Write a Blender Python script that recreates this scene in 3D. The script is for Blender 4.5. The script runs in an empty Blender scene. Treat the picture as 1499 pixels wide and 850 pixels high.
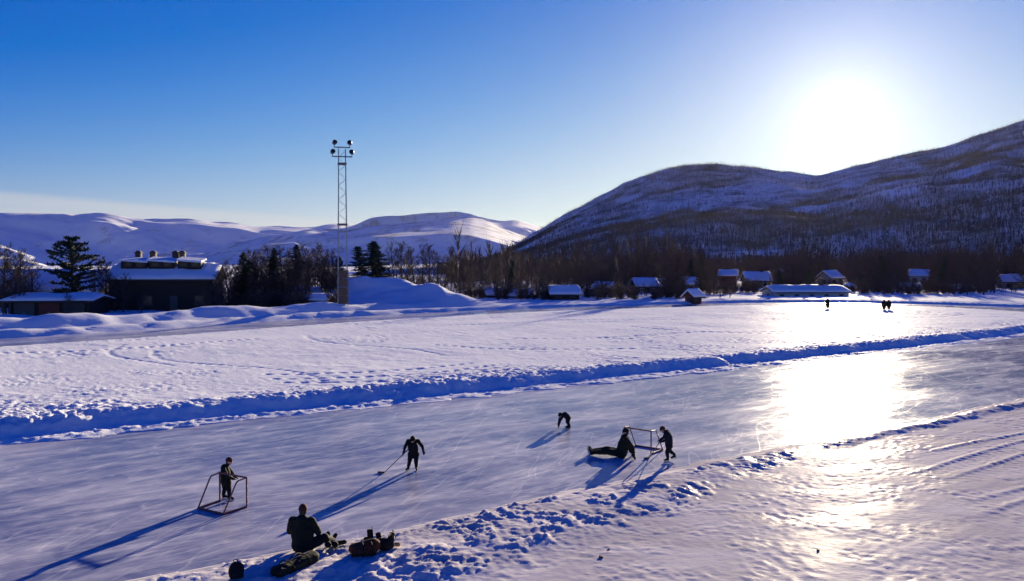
import bpy, bmesh, math, random
import numpy as np
from mathutils import Vector, Matrix, Quaternion
random.seed(7); RNG = np.random.default_rng(11)
R = math.radians
SC = bpy.context.scene
COL = SC.collection

# ------------------------------------------------------------------ camera
F, CX, CY, YH, CAMH = 1250.0, 749.5, 425.0, 388.0, 6.3
PITCH = math.atan((CY - YH) / F)
cam_data = bpy.data.cameras.new('camera')
cam = bpy.data.objects.new('camera', cam_data); COL.objects.link(cam)
cam.location = (0, 0, CAMH); cam.rotation_euler = (math.pi / 2 - PITCH, 0, 0)
cam_data.sensor_width = 36.0; cam_data.lens = 36.0 * F / 1499.0
cam_data.clip_start = 0.5; cam_data.clip_end = 60000
SC.camera = cam

# ------------------------------------------------------------------ sun and sky
SUN_AZ = math.atan((1231 - CX) / F)            # to the right of +Y
SUN_EL = math.atan((YH - 166) / math.hypot(F, 1231 - CX))
SUN_DIR = Vector((math.sin(SUN_AZ) * math.cos(SUN_EL), math.cos(SUN_AZ) * math.cos(SUN_EL), math.sin(SUN_EL)))
sl = bpy.data.lights.new('sun', 'SUN'); sl.energy = 5.0; sl.angle = R(0.53); sl.color = (1.0, 0.83, 0.56)
sun = bpy.data.objects.new('sun', sl); COL.objects.link(sun)
sun.rotation_euler = SUN_DIR.to_track_quat('Z', 'Y').to_euler()
sun.location = (60, 150, 60)

W = bpy.data.worlds.new('World'); SC.world = W; W.use_nodes = True
nt = W.node_tree; N = nt.nodes; Lk = nt.links
for n in list(N): N.remove(n)
def wn(t, **k):
    n = N.new(t)
    for a, b in k.items(): setattr(n, a, b)
    return n
def wmath(op, a, b=None, clamp=False):
    n = wn('ShaderNodeMath', operation=op, use_clamp=clamp)
    for i, v in enumerate((a, b)):
        if v is None: continue
        if isinstance(v, (int, float)): n.inputs[i].default_value = v
        else: Lk.new(v, n.inputs[i])
    return n.outputs[0]
out = wn('ShaderNodeOutputWorld'); bg = wn('ShaderNodeBackground')
sky = wn('ShaderNodeTexSky', sky_type='NISHITA', sun_disc=False)
sky.sun_elevation = SUN_EL; sky.sun_rotation = SUN_AZ
sky.altitude = 500; sky.air_density = 1.0; sky.dust_density = 0.15; sky.ozone_density = 3.0
hs = wn('ShaderNodeHueSaturation'); hs.inputs['Saturation'].default_value = 1.18; hs.inputs['Hue'].default_value = 0.5
SKN = 5.3                             # contrast of the slide film's blue
sk1 = wn('ShaderNodeVectorMath', operation='SCALE'); sk1.inputs['Scale'].default_value = 1 / SKN; Lk.new(sky.outputs[0], sk1.inputs[0])
sep = wn('ShaderNodeSeparateColor'); Lk.new(sk1.outputs[0], sep.inputs[0]); sk2 = wn('ShaderNodeCombineColor')
for i_, (gm_, gn_, sh_) in enumerate(((1.55, 1.08, 1.45), (1.42, 0.78, 1.02), (0.85, 1.10, 0.85))):
    x_ = wmath('MULTIPLY', wmath('POWER', sep.outputs[i_], gm_), gn_ * 0.81)
    y_ = wmath('DIVIDE', wmath('MULTIPLY', wmath('POWER', x_, 1.2), 1.28), wmath('ADD', wmath('MULTIPLY', wmath('POWER', x_, 1.5), sh_), 1.0))
    Lk.new(wmath('MULTIPLY', y_, SKN / 0.81), sk2.inputs[i_])
Lk.new(sk2.outputs[0], hs.inputs['Color'])
tc = wn('ShaderNodeTexCoord')
nrm = wn('ShaderNodeVectorMath', operation='NORMALIZE'); Lk.new(tc.outputs['Generated'], nrm.inputs[0])
dot = wn('ShaderNodeVectorMath', operation='DOT_PRODUCT'); Lk.new(nrm.outputs[0], dot.inputs[0]); dot.inputs[1].default_value = SUN_DIR
dpos = wmath('MAXIMUM', dot.outputs['Value'], 0.0)
# aureole round the low sun: a soft glow added to the sky colour
g1 = wmath('MULTIPLY', wmath('POWER', dpos, 4000), 3.5)
g2 = wmath('MULTIPLY', wmath('POWER', dpos, 420), 1.7)
g3 = wmath('MULTIPLY', wmath('POWER', dpos, 85), 1.3)
glow = wmath('ADD', wmath('ADD', g1, g2), g3)
gc = wn('ShaderNodeVectorMath', operation='SCALE'); gc.inputs[0].default_value = (1.0, 0.96, 0.90); Lk.new(glow, gc.inputs['Scale'])
# thin veil of high cloud low over the mountains: a band tilted down to the right
def pdir(px, py):
    v = Vector(((px - CX) / F, 1.0, -(py - CY) / F)); v.rotate(Matrix.Rotation(-PITCH, 3, 'X')); return v.normalized()
pn = pdir(0, 278).cross(pdir(560, 325)).normalized()
if pn.z < 0: pn = -pn
dp = wn('ShaderNodeVectorMath', operation='DOT_PRODUCT'); Lk.new(nrm.outputs[0], dp.inputs[0]); dp.inputs[1].default_value = pn
mp = wn('ShaderNodeMapping'); mp.inputs['Scale'].default_value = (3.0, 3.0, 60.0); Lk.new(nrm.outputs[0], mp.inputs[0])
ns = wn('ShaderNodeTexNoise'); ns.inputs['Scale'].default_value = 1.6; ns.inputs['Detail'].default_value = 5; Lk.new(mp.outputs[0], ns.inputs['Vector'])
edge = wmath('ADD', dp.outputs['Value'], wmath('MULTIPLY', wmath('SUBTRACT', ns.outputs['Fac'], 0.5), 0.006))
mr = wn('ShaderNodeMapRange', interpolation_type='SMOOTHSTEP'); Lk.new(edge, mr.inputs[0])
mr.inputs[1].default_value = 0.002; mr.inputs[2].default_value = -0.006; mr.inputs[3].default_value = 0.0; mr.inputs[4].default_value = 1.0
vfac = wmath('MULTIPLY', mr.outputs[0], wmath('ADD', wmath('MULTIPLY', ns.outputs['Fac'], 0.6), 0.22), clamp=True)
mixv = wn('ShaderNodeMix', data_type='RGBA'); Lk.new(vfac, mixv.inputs['Factor']); Lk.new(hs.outputs[0], mixv.inputs['A'])
mixv.inputs['B'].default_value = (3.6, 3.75, 4.1, 1)
addc = wn('ShaderNodeVectorMath', operation='ADD'); Lk.new(mixv.outputs['Result'], addc.inputs[0]); Lk.new(gc.outputs[0], addc.inputs[1])
Lk.new(addc.outputs[0], bg.inputs['Color']); bg.inputs['Strength'].default_value = 0.064
Lk.new(bg.outputs[0], out.inputs['Surface'])
SC.view_settings.view_transform = 'Standard'; SC.view_settings.look = 'None'
SC.view_settings.exposure = 1.32; SC.view_settings.gamma = 1.0; SC.view_settings.use_curve_mapping = False
SC.render.engine = 'CYCLES'; SC.cycles.use_denoising = True; SC.cycles.max_bounces = 5
SC.cycles.diffuse_bounces = 3; SC.cycles.glossy_bounces = 3; SC.cycles.sample_clamp_indirect = 6

# ------------------------------------------------------------------ helpers
def ray(px, py):
    dz = -(py - CY) / F; c, s = math.cos(PITCH), math.sin(PITCH)
    return ((px - CX) / F, c + s * dz, -s + c * dz)
def at(px, py, z=0.0):
    d = ray(px, py); k = (z - CAMH) / d[2]
    return Vector((d[0] * k, d[1] * k, z))
def atd(px, py, Y):
    d = ray(px, py); k = Y / d[1]
    return Vector((d[0] * k, Y, CAMH + d[2] * k))

def _hash(xi, yi, seed):
    h = (xi.astype(np.int64) * 374761393 + yi.astype(np.int64) * 668265263 + seed * 974634777) & 0xFFFFFFFF
    h = ((h ^ (h >> 13)) * 1274126177) & 0xFFFFFFFF
    h = ((h ^ (h >> 16)) * 2246822519) & 0xFFFFFFFF
    return ((h ^ (h >> 15)) & 0xFFFFFF) / float(0xFFFFFF)
def vnoise(x, y, seed=0):
    x = np.asarray(x, float); y = np.asarray(y, float)
    xi = np.floor(x); yi = np.floor(y); fx = x - xi; fy = y - yi
    u = fx * fx * fx * (fx * (fx * 6 - 15) + 10); v = fy * fy * fy * (fy * (fy * 6 - 15) + 10)
    a = _hash(xi, yi, seed); b = _hash(xi + 1, yi, seed); c = _hash(xi, yi + 1, seed); d = _hash(xi + 1, yi + 1, seed)
    return a + (b - a) * u + (c - a) * v + (a - b - c + d) * u * v
def fbm(x, y, oct=4, seed=0, gain=0.5):
    s = 0; a = 1; t = 0
    for i in range(oct):
        s = s + a * vnoise(x * 2 ** i + 17.3 * i, y * 2 ** i - 9.1 * i, seed + i); t += a; a *= gain
    return s / t
def sstep(a, b, x):
    u = np.clip((x - a) / (b - a), 0, 1); return u * u * (3 - 2 * u)

def tag(o, label=None, cat=None, group=None, kind=None):
    if label: o['label'] = label
    if cat: o['category'] = cat
    if group: o['group'] = group
    if kind: o['kind'] = kind
    return o
def empty(name, loc, rz=0):
    o = bpy.data.objects.new(name, None); COL.objects.link(o); o.empty_display_size = 0.2
    o.location = loc; o.rotation_euler = (0, 0, rz); return o
def link_mesh(name, me, mats, parent=None, loc=None, rot=None):
    o = bpy.data.objects.new(name, me); COL.objects.link(o)
    if mats is not None:
        for m in (mats if isinstance(mats, (list, tuple)) else [mats]): me.materials.append(m)
    if parent is not None: o.parent = parent
    if loc is not None: o.location = loc
    if rot is not None: o.rotation_euler = rot
    return o
def copy_tree(o, parent=None):
    c = o.copy(); COL.objects.link(c)
    if parent is not None: c.parent = parent
    for ch in [x for x in bpy.data.objects if x.parent == o]: copy_tree(ch, c)
    return c
def grid_mesh(name, X, Y, Z, mat, keep=None, parent=None):
    n, m = X.shape
    V = np.stack([X, Y, Z], -1).reshape(-1, 3).astype(np.float32)
    idx = np.arange(n * m).reshape(n, m)
    Q = np.stack([idx[:-1, :-1], idx[:-1, 1:], idx[1:, 1:], idx[1:, :-1]], -1).reshape(-1, 4)
    if keep is not None:
        k = keep.reshape(-1)[Q].any(1); Q = Q[k]
    return np_mesh(name, V, Q, mat, parent, True)
def np_mesh(name, V, Q, mat, parent=None, smooth=False, recalc=False):
    me = bpy.data.meshes.new(name); k = Q.shape[1]
    me.vertices.add(len(V)); me.vertices.foreach_set('co', np.asarray(V, np.float32).ravel())
    me.loops.add(Q.size); me.loops.foreach_set('vertex_index', np.ascontiguousarray(Q, dtype=np.int32).ravel())
    me.polygons.add(len(Q)); me.polygons.foreach_set('loop_start', np.arange(0, Q.size, k, dtype=np.int32))
    try: me.polygons.foreach_set('loop_total', np.full(len(Q), k, np.int32))
    except Exception: pass
    me.polygons.foreach_set('use_smooth', np.full(len(Q), smooth))
    me.update(calc_edges=True); me.validate()
    return link_mesh(name, me, mat, parent)

class MB:
    def __init__(s): s.v = []; s.f = []
    def add(s, vs, fs):
        b = len(s.v); s.v += [tuple(v) for v in vs]; s.f += [tuple(i + b for i in f) for f in fs]
    def box(s, c, d, rot=None, taper=1.0):
        c = Vector(c); h = Vector(d) / 2; vs = []
        for z in (-1, 1):
            k = taper if z > 0 else 1
            for x, y in ((-1, -1), (1, -1), (1, 1), (-1, 1)):
                p = Vector((x * h.x * k, y * h.y * k, z * h.z))
                if rot is not None: p = rot @ p
                vs.append(c + p)
        s.add(vs, [(3, 2, 1, 0), (4, 5, 6, 7), (0, 1, 5, 4), (1, 2, 6, 5), (2, 3, 7, 6), (3, 0, 4, 7)])
    def tube(s, pts, r, n=8, caps=True):
        pts = [Vector(p) for p in pts]; rs = r if isinstance(r, (list, tuple)) else [r] * len(pts)
        rings = []; up = Vector((0.13, 0.27, 0.95)).normalized()
        for i, p in enumerate(pts):
            if i == 0: t = pts[1] - p
            elif i == len(pts) - 1: t = p - pts[-2]
            else: t = (pts[i + 1] - p).normalized() + (p - pts[i - 1]).normalized()
            t.normalize()
            a = t.cross(up)
            if a.length < 1e-3: a = t.cross(Vector((1, 0, 0)))
            a.normalize(); b = t.cross(a)
            rings.append([p + (a * math.cos(2 * math.pi * k / n) + b * math.sin(2 * math.pi * k / n)) * rs[i] for k in range(n)])
        vs = [q for rg in rings for q in rg]; fs = []
        for i in range(len(pts) - 1):
            for k in range(n):
                k2 = (k + 1) % n; fs.append((i * n + k2, i * n + k, (i + 1) * n + k, (i + 1) * n + k2))
        if caps: fs.append(tuple(range(n))); fs.append(tuple(reversed(range((len(pts) - 1) * n, len(pts) * n))))
        s.add(vs, fs)
    def ell(s, c, r, rot=None, nu=14, nv=9):
        c = Vector(c); vs = []; fs = []
        for j in range(nv + 1):
            th = math.pi * j / nv
            for i in range(nu):
                ph = 2 * math.pi * i / nu
                p = Vector((r[0] * math.sin(th) * math.cos(ph), r[1] * math.sin(th) * math.sin(ph), r[2] * math.cos(th)))
                if rot is not None: p = rot @ p
                vs.append(c + p)
        for j in range(nv):
            for i in range(nu):
                a, b = j * nu + i, j * nu + (i + 1) % nu
                fs.append((a, a + nu, b + nu, b))
        s.add(vs, fs)
    def mesh(s, name, smooth=False):
        me = bpy.data.meshes.new(name); me.from_pydata(s.v, [], s.f); me.update()
        bm = bmesh.new(); bm.from_mesh(me); bmesh.ops.remove_doubles(bm, verts=bm.verts, dist=1e-5)
        bmesh.ops.recalc_face_normals(bm, faces=bm.faces); bm.to_mesh(me); bm.free()
        if smooth:
            me.polygons.foreach_set('use_smooth', np.full(len(me.polygons), True))
        return me
    def build(s, name, mat, parent=None, smooth=False, loc=None, rot=None):
        return link_mesh(name, s.mesh(name, smooth), mat, parent, loc, rot)

# ------------------------------------------------------------------ materials
def node_mat(name):
    m = bpy.data.materials.new(name); m.use_nodes = True
    t = m.node_tree; b = t.nodes['Principled BSDF']; return m, t, b
def nn(t, typ, **k):
    n = t.nodes.new(typ)
    for a, b in k.items():
        if a in n.inputs.keys() if hasattr(n.inputs, 'keys') else False: n.inputs[a].default_value = b
        else: setattr(n, a, b)
    return n
def simple(name, col, rough=0.7, var=0.25, scale=8.0, bump=0.2, metal=0.0, spec=0.4, bdist=0.02):
    m, t, b = node_mat(name)
    tcn = t.nodes.new('ShaderNodeTexCoord'); no = t.nodes.new('ShaderNodeTexNoise')
    no.inputs['Scale'].default_value = scale; no.inputs['Detail'].default_value = 5
    t.links.new(tcn.outputs['Object'], no.inputs['Vector'])
    cr = t.nodes.new('ShaderNodeMix'); cr.data_type = 'RGBA'; t.links.new(no.outputs['Fac'], cr.inputs['Factor'])
    cr.inputs['A'].default_value = tuple(c * (1 - var) for c in col) + (1,)
    cr.inputs['B'].default_value = tuple(min(1, c * (1 + var)) for c in col) + (1,)
    t.links.new(cr.outputs['Result'], b.inputs['Base Color'])
    b.inputs['Roughness'].default_value = rough; b.inputs['Metallic'].default_value = metal
    b.inputs['Specular IOR Level'].default_value = spec
    if bump:
        bp = t.nodes.new('ShaderNodeBump'); bp.inputs['Strength'].default_value = bump; bp.inputs['Distance'].default_value = bdist
        t.links.new(no.outputs['Fac'], bp.inputs['Height']); t.links.new(bp.outputs[0], b.inputs['Normal'])
    return m
def snow_mat(name, col=(0.86, 0.87, 0.89), col2=(0.80, 0.82, 0.86), rough=0.6, spec=0.0003, scale=6.0, bump=0.4, dist=0.03, stretch=None, patch=0.25, icy=None):
    m, t, b = node_mat(name)
    tcn = t.nodes.new('ShaderNodeTexCoord'); mp = t.nodes.new('ShaderNodeMapping')
    t.links.new(tcn.outputs['Object'], mp.inputs[0])
    if stretch: mp.inputs['Rotation'].default_value = (0, 0, stretch[0]); mp.inputs['Scale'].default_value = stretch[1]
    no = t.nodes.new('ShaderNodeTexNoise'); no.inputs['Scale'].default_value = scale; no.inputs['Detail'].default_value = 7; no.inputs['Roughness'].default_value = 0.65
    t.links.new(mp.outputs[0], no.inputs['Vector'])
    n2 = t.nodes.new('ShaderNodeTexNoise'); n2.inputs['Scale'].default_value = patch; n2.inputs['Detail'].default_value = 5
    t.links.new(mp.outputs[0], n2.inputs['Vector'])
    cr = t.nodes.new('ShaderNodeMapRange'); t.links.new(n2.outputs['Fac'], cr.inputs[0]); cr.inputs[1].default_value = 0.38; cr.inputs[2].default_value = 0.62
    mx = t.nodes.new('ShaderNodeMix'); mx.data_type = 'RGBA'; t.links.new(cr.outputs[0], mx.inputs['Factor'])
    mx.inputs['A'].default_value = col + (1,); mx.inputs['B'].default_value = col2 + (1,)
    t.links.new(mx.outputs['Result'], b.inputs['Base Color'])
    b.inputs['Roughness'].default_value = rough; b.inputs['Specular IOR Level'].default_value = spec
    if icy:
        ir = t.nodes.new('ShaderNodeMapRange'); t.links.new(n2.outputs['Fac'], ir.inputs[0]); ir.inputs[1].default_value = 0.45; ir.inputs[2].default_value = 0.65
        ir.inputs[3].default_value = spec; ir.inputs[4].default_value = icy; t.links.new(ir.outputs[0], b.inputs['Specular IOR Level'])
    bp = t.nodes.new('ShaderNodeBump'); bp.inputs['Strength'].default_value = bump; bp.inputs['Distance'].default_value = dist
    t.links.new(no.outputs['Fac'], bp.inputs['Height']); t.links.new(bp.outputs[0], b.inputs['Normal'])
    return m

TD = R(34.5)                                        # direction of the straight
M = {}
M['snow'] = snow_mat('snow', scale=5, bump=0.5, dist=0.05)
M['bank'] = snow_mat('churned_snow', scale=9, bump=0.6, dist=0.05, rough=0.5, spec=0.0003)
M['path'] = snow_mat('packed_snow', col=(0.70, 0.66, 0.66), col2=(0.52, 0.49, 0.51), rough=0.30, spec=0.0001, icy=0.0008, scale=7.0, bump=0.35, dist=0.03, stretch=(-TD, (0.7, 1.5, 1)), patch=0.5)
M['roofsnow'] = snow_mat('roof_snow', scale=1.5, bump=0.4, dist=0.1)
# --- skated ice
def ice_mat():
    m, t, b = node_mat('skated_ice'); L = t.links
    tcn = t.nodes.new('ShaderNodeTexCoord')
    wv = t.nodes.new('ShaderNodeTexNoise'); wv.inputs['Scale'].default_value = 0.12; wv.inputs['Detail'].default_value = 2
    L.new(tcn.outputs['Object'], wv.inputs['Vector'])
    sub = t.nodes.new('ShaderNodeVectorMath'); sub.operation = 'SUBTRACT'; L.new(wv.outputs['Color'], sub.inputs[0]); sub.inputs[1].default_value = (.5, .5, .5)
    scl = t.nodes.new('ShaderNodeVectorMath'); scl.operation = 'SCALE'; L.new(sub.outputs[0], scl.inputs[0]); scl.inputs['Scale'].default_value = 1.6
    add = t.nodes.new('ShaderNodeVectorMath'); L.new(tcn.outputs['Object'], add.inputs[0]); L.new(scl.outputs[0], add.inputs[1])
    def streak(rot, sc, scale, det=5):
        mp = t.nodes.new('ShaderNodeMapping'); mp.inputs['Rotation'].default_value = (0, 0, -rot); L.new(add.outputs[0], mp.inputs[0])
        m2 = t.nodes.new('ShaderNodeMapping'); m2.inputs['Scale'].default_value = sc; L.new(mp.outputs[0], m2.inputs[0])
        n = t.nodes.new('ShaderNodeTexNoise'); n.inputs['Scale'].default_value = scale; n.inputs['Detail'].default_value = det; n.inputs['Roughness'].default_value = 0.6
        L.new(m2.outputs[0], n.inputs['Vector']); return n.outputs['Fac']
    def rng(v, a0, a1):
        r = t.nodes.new('ShaderNodeMapRange'); L.new(v, r.inputs[0]); r.inputs[1].default_value = a0; r.inputs[2].default_value = a1; return r.outputs[0]
    def mth(op, x, y):
        n = t.nodes.new('ShaderNodeMath'); n.operation = op
        for i, v in enumerate((x, y)):
            if isinstance(v, (int, float)): n.inputs[i].default_value = v
            else: L.new(v, n.inputs[i])
        return n.outputs[0]
    def cuts(rot, sc, scale, wid):                           # thin bright lines where a stretched noise crosses its middle
        v = streak(rot, sc, scale, 2); return rng(mth('ABSOLUTE', mth('SUBTRACT', v, 0.5), 0), wid, 0.0)
    a = streak(TD + 0.05, (0.22, 1.5, 1), 0.9, 7); c = streak(TD + 0.5, (0.25, 1.8, 1), 1.1, 6); e = streak(TD, (0.5, 0.8, 1), 0.28, 6); f = streak(0, (1, 1, 1), 1.7, 8)
    lines = mth('ADD', mth('ADD', cuts(TD + .25, (.05, .55, 1), 1.0, .010), cuts(TD - .30, (.06, .6, 1), 1.3, .009)), mth('ADD', cuts(TD + .75, (.07, .7, 1), 1.0, .008), cuts(TD + .02, (.04, .9, 1), 1.6, .012)))
    s1 = rng(a, 0.46, 0.70); s2 = rng(c, 0.52, 0.72); s4 = rng(e, 0.44, 0.60); s5 = rng(f, 0.45, 0.66)
    frost = mth('MINIMUM', mth('ADD', mth('ADD', mth('MULTIPLY', s1, .34), mth('MULTIPLY', s2, .22)), mth('ADD', mth('ADD', mth('MULTIPLY', s4, .30), mth('MULTIPLY', s5, .16)), mth('MULTIPLY', lines, .22))), 1.0)
    mx = t.nodes.new('ShaderNodeMix'); mx.data_type = 'RGBA'; L.new(frost, mx.inputs['Factor'])
    mx.inputs['A'].default_value = (0.15, 0.17, 0.31, 1); mx.inputs['B'].default_value = (0.86, 0.82, 0.82, 1)
    L.new(mx.outputs['Result'], b.inputs['Base Color'])
    rr = t.nodes.new('ShaderNodeMapRange'); L.new(frost, rr.inputs[0]); rr.inputs[3].default_value = 0.11; rr.inputs[4].default_value = 0.30
    L.new(rr.outputs[0], b.inputs['Roughness']); b.inputs['IOR'].default_value = 1.31; b.inputs['Specular IOR Level'].default_value = 0.055
    fine = t.nodes.new('ShaderNodeTexNoise'); fine.inputs['Scale'].default_value = 11; fine.inputs['Detail'].default_value = 6; L.new(tcn.outputs['Object'], fine.inputs['Vector'])
    hgt = mth('ADD', mth('MULTIPLY', frost, 0.6), mth('MULTIPLY', fine.outputs['Fac'], 0.35))
    bp = t.nodes.new('ShaderNodeBump'); bp.inputs['Strength'].default_value = 0.35; bp.inputs['Distance'].default_value = 0.02
    L.new(hgt, bp.inputs['Height']); L.new(bp.outputs[0], b.inputs['Normal'])
    return m
M['ice'] = ice_mat()
def mountain_mat(name, brush=(0.05, 0.045, 0.05), lo=0.52, hi=0.66, sc=0.004, rock=True):
    m, t, b = node_mat(name); L = t.links
    tcn = t.nodes.new('ShaderNodeTexCoord'); no = t.nodes.new('ShaderNodeTexNoise'); no.inputs['Scale'].default_value = sc; no.inputs['Detail'].default_value = 9; no.inputs['Roughness'].default_value = 0.68
    L.new(tcn.outputs['Object'], no.inputs['Vector'])
    r = t.nodes.new('ShaderNodeMapRange'); L.new(no.outputs['Fac'], r.inputs[0]); r.inputs[1].default_value = lo; r.inputs[2].default_value = hi
    mx = t.nodes.new('ShaderNodeMix'); mx.data_type = 'RGBA'; L.new(r.outputs[0], mx.inputs['Factor'])
    mx.inputs['A'].default_value = (0.84, 0.86, 0.89, 1); mx.inputs['B'].default_value = brush + (1,)
    L.new(mx.outputs['Result'], b.inputs['Base Color']); b.inputs['Roughness'].default_value = 0.8; b.inputs['Specular IOR Level'].default_value = 0.2
    bp = t.nodes.new('ShaderNodeBump'); bp.inputs['Strength'].default_value = 0.4; bp.inputs['Distance'].default_value = 20 if sc < .01 else 2
    L.new(no.outputs['Fac'], bp.inputs['Height']); L.new(bp.outputs[0], b.inputs['Normal'])
    return m
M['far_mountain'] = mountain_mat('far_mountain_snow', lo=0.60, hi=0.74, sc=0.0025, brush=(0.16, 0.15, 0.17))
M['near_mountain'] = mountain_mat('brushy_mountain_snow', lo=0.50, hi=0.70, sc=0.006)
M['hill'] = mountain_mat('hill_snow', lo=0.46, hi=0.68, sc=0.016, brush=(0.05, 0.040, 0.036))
M['bark'] = simple('dark_bark', (0.055, 0.042, 0.035), 0.9, 0.3, 6)
M['twig'] = simple('bare_twigs', (0.075, 0.050, 0.042), 0.85, 0.35, 1.0, bump=0)
M['hilltwig'] = simple('birch_twigs', (0.055, 0.038, 0.036), 0.85, 0.35, 0.02, bump=0)
M['needle'] = simple('pine_needles', (0.028, 0.045, 0.022), 0.75, 0.4, 0.8, bump=0)
M['wall_dark'] = simple('dark_brown_boards', (0.026, 0.017, 0.013), 0.75, 0.25, 3)
M['wall_red'] = simple('red_boards', (0.16, 0.035, 0.025), 0.75, 0.25, 3)
M['wall_grey'] = simple('grey_boards', (0.20, 0.19, 0.20), 0.75, 0.2, 3)
M['wall_pale'] = simple('pale_boards', (0.45, 0.44, 0.42), 0.75, 0.15, 3)
M['wall_ochre'] = simple('ochre_boards', (0.30, 0.19, 0.07), 0.75, 0.2, 3)
M['tile'] = simple('roof_tiles', (0.06, 0.05, 0.05), 0.8, 0.2, 3)
M['brick'] = simple('chimney_brick', (0.07, 0.05, 0.045), 0.85, 0.25, 6)
M['trim'] = simple('white_trim', (0.70, 0.70, 0.68), 0.6, 0.08, 5, bump=0.05)
M['trim_dark'] = simple('dark_trim', (0.07, 0.06, 0.055), 0.6, 0.15, 5, bump=0.05)
M['glass'] = simple('window_glass', (0.02, 0.025, 0.03), 0.12, 0.1, 1, bump=0, spec=0.25)
M['steel'] = simple('galvanised_steel', (0.30, 0.32, 0.35), 0.5, 0.15, 4, bump=0.05, metal=0.6)
M['steel_dark'] = simple('dark_lamp_housing', (0.10, 0.11, 0.13), 0.45, 0.15, 4, bump=0.05, metal=0.3)
M['panel'] = simple('weathered_panel', (0.085, 0.062, 0.05), 0.7, 0.35, 1.2, bump=0.1)
M['pipe_red'] = simple('chipped_red_pipe', (0.20, 0.07, 0.06), 0.45, 0.4, 14, bump=0.1)
M['wood'] = simple('stick_wood', (0.30, 0.19, 0.10), 0.55, 0.2, 20, bump=0.05)
M['tape'] = simple('black_tape', (0.03, 0.03, 0.03), 0.8, 0.2, 30)
M['blade'] = simple('skate_blade', (0.55, 0.56, 0.58), 0.25, 0.1, 20, bump=0, metal=0.9)
M['boot'] = simple('black_boot_leather', (0.014, 0.013, 0.014), 0.8, 0.3, 20, spec=0.15)
M['skin'] = simple('skin', (0.55, 0.34, 0.26), 0.5, 0.08, 20, bump=0.05)
M['eye'] = simple('eye', (0.03, 0.025, 0.02), 0.2, 0.1, 10, bump=0)
def cloth(n, c): M[n] = simple(n, c, 0.85, 0.25, 14, bump=0.35, bdist=0.01, spec=0.2)
cloth('black_cloth', (0.011, 0.011, 0.013)); cloth('green_cloth', (0.011, 0.016, 0.012)); cloth('navy_cloth', (0.011, 0.013, 0.026))
cloth('maroon_cloth', (0.07, 0.024, 0.02)); cloth('rust_cloth', (0.09, 0.03, 0.016)); cloth('olive_cloth', (0.020, 0.023, 0.013))
cloth('tan_cloth', (0.42, 0.28, 0.18)); cloth('charcoal_cloth', (0.018, 0.018, 0.022)); cloth('red_cloth', (0.30, 0.04, 0.035))

# ------------------------------------------------------------------ rink outline (world metres)
def chaikin(P, k=3):
    P = np.array(P, float)
    for _ in range(k):
        Q = np.roll(P, -1, 0); P = np.stack([0.75 * P + 0.25 * Q, 0.25 * P + 0.75 * Q], 1).reshape(-1, 2)
    return P
INF = chaikin([(-45, 10), (-17.9, 29.8), (-7.4, 37.1), (0, 42.1), (9.7, 49.0), (23.9, 59.3), (46.3, 76.2), (58, 86), (66.5, 97), (69.5, 110), (67, 124), (60, 134), (48, 138.5),
               (25.9, 130), (0, 113.5), (-18.7, 93.7), (-30, 76.5), (-39.4, 65.6), (-60, 45), (-68, 30), (-60, 14)])
def sdist(x, y, P=INF):
    """signed distance to the infield outline, positive inside"""
    sh = x.shape; x = x.ravel(); y = y.ravel()
    best = np.full(x.shape, 1e18); ins = np.zeros(x.shape, bool)
    Q = np.roll(P, -1, 0)
    for (ax, ay), (bx, by) in zip(P, Q):
        dx, dy = bx - ax, by - ay; L2 = dx * dx + dy * dy
        u = np.clip(((x - ax) * dx + (y - ay) * dy) / L2, 0, 1)
        best = np.minimum(best, (x - ax - u * dx) ** 2 + (y - ay - u * dy) ** 2)
        c = (ay > y) != (by > y)
        if abs(dy) > 1e-12: ins ^= c & (x < dx * (y - ay) / dy + ax)
    d = np.sqrt(best); d[~ins] *= -1
    return d.reshape(sh)
def st(x, y): return x * math.cos(TD) + (y - 22.6) * math.sin(TD), -x * math.sin(TD) + (y - 22.6) * math.cos(TD)
def xy(s, t): return s * math.cos(TD) - t * math.sin(TD), 22.6 + s * math.sin(TD) + t * math.cos(TD)
def billow(x, y, sc, seed, oct=3): return 1 - np.abs(2 * fbm(x / sc, y / sc, oct, seed) - 1) * 2.2

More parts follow.
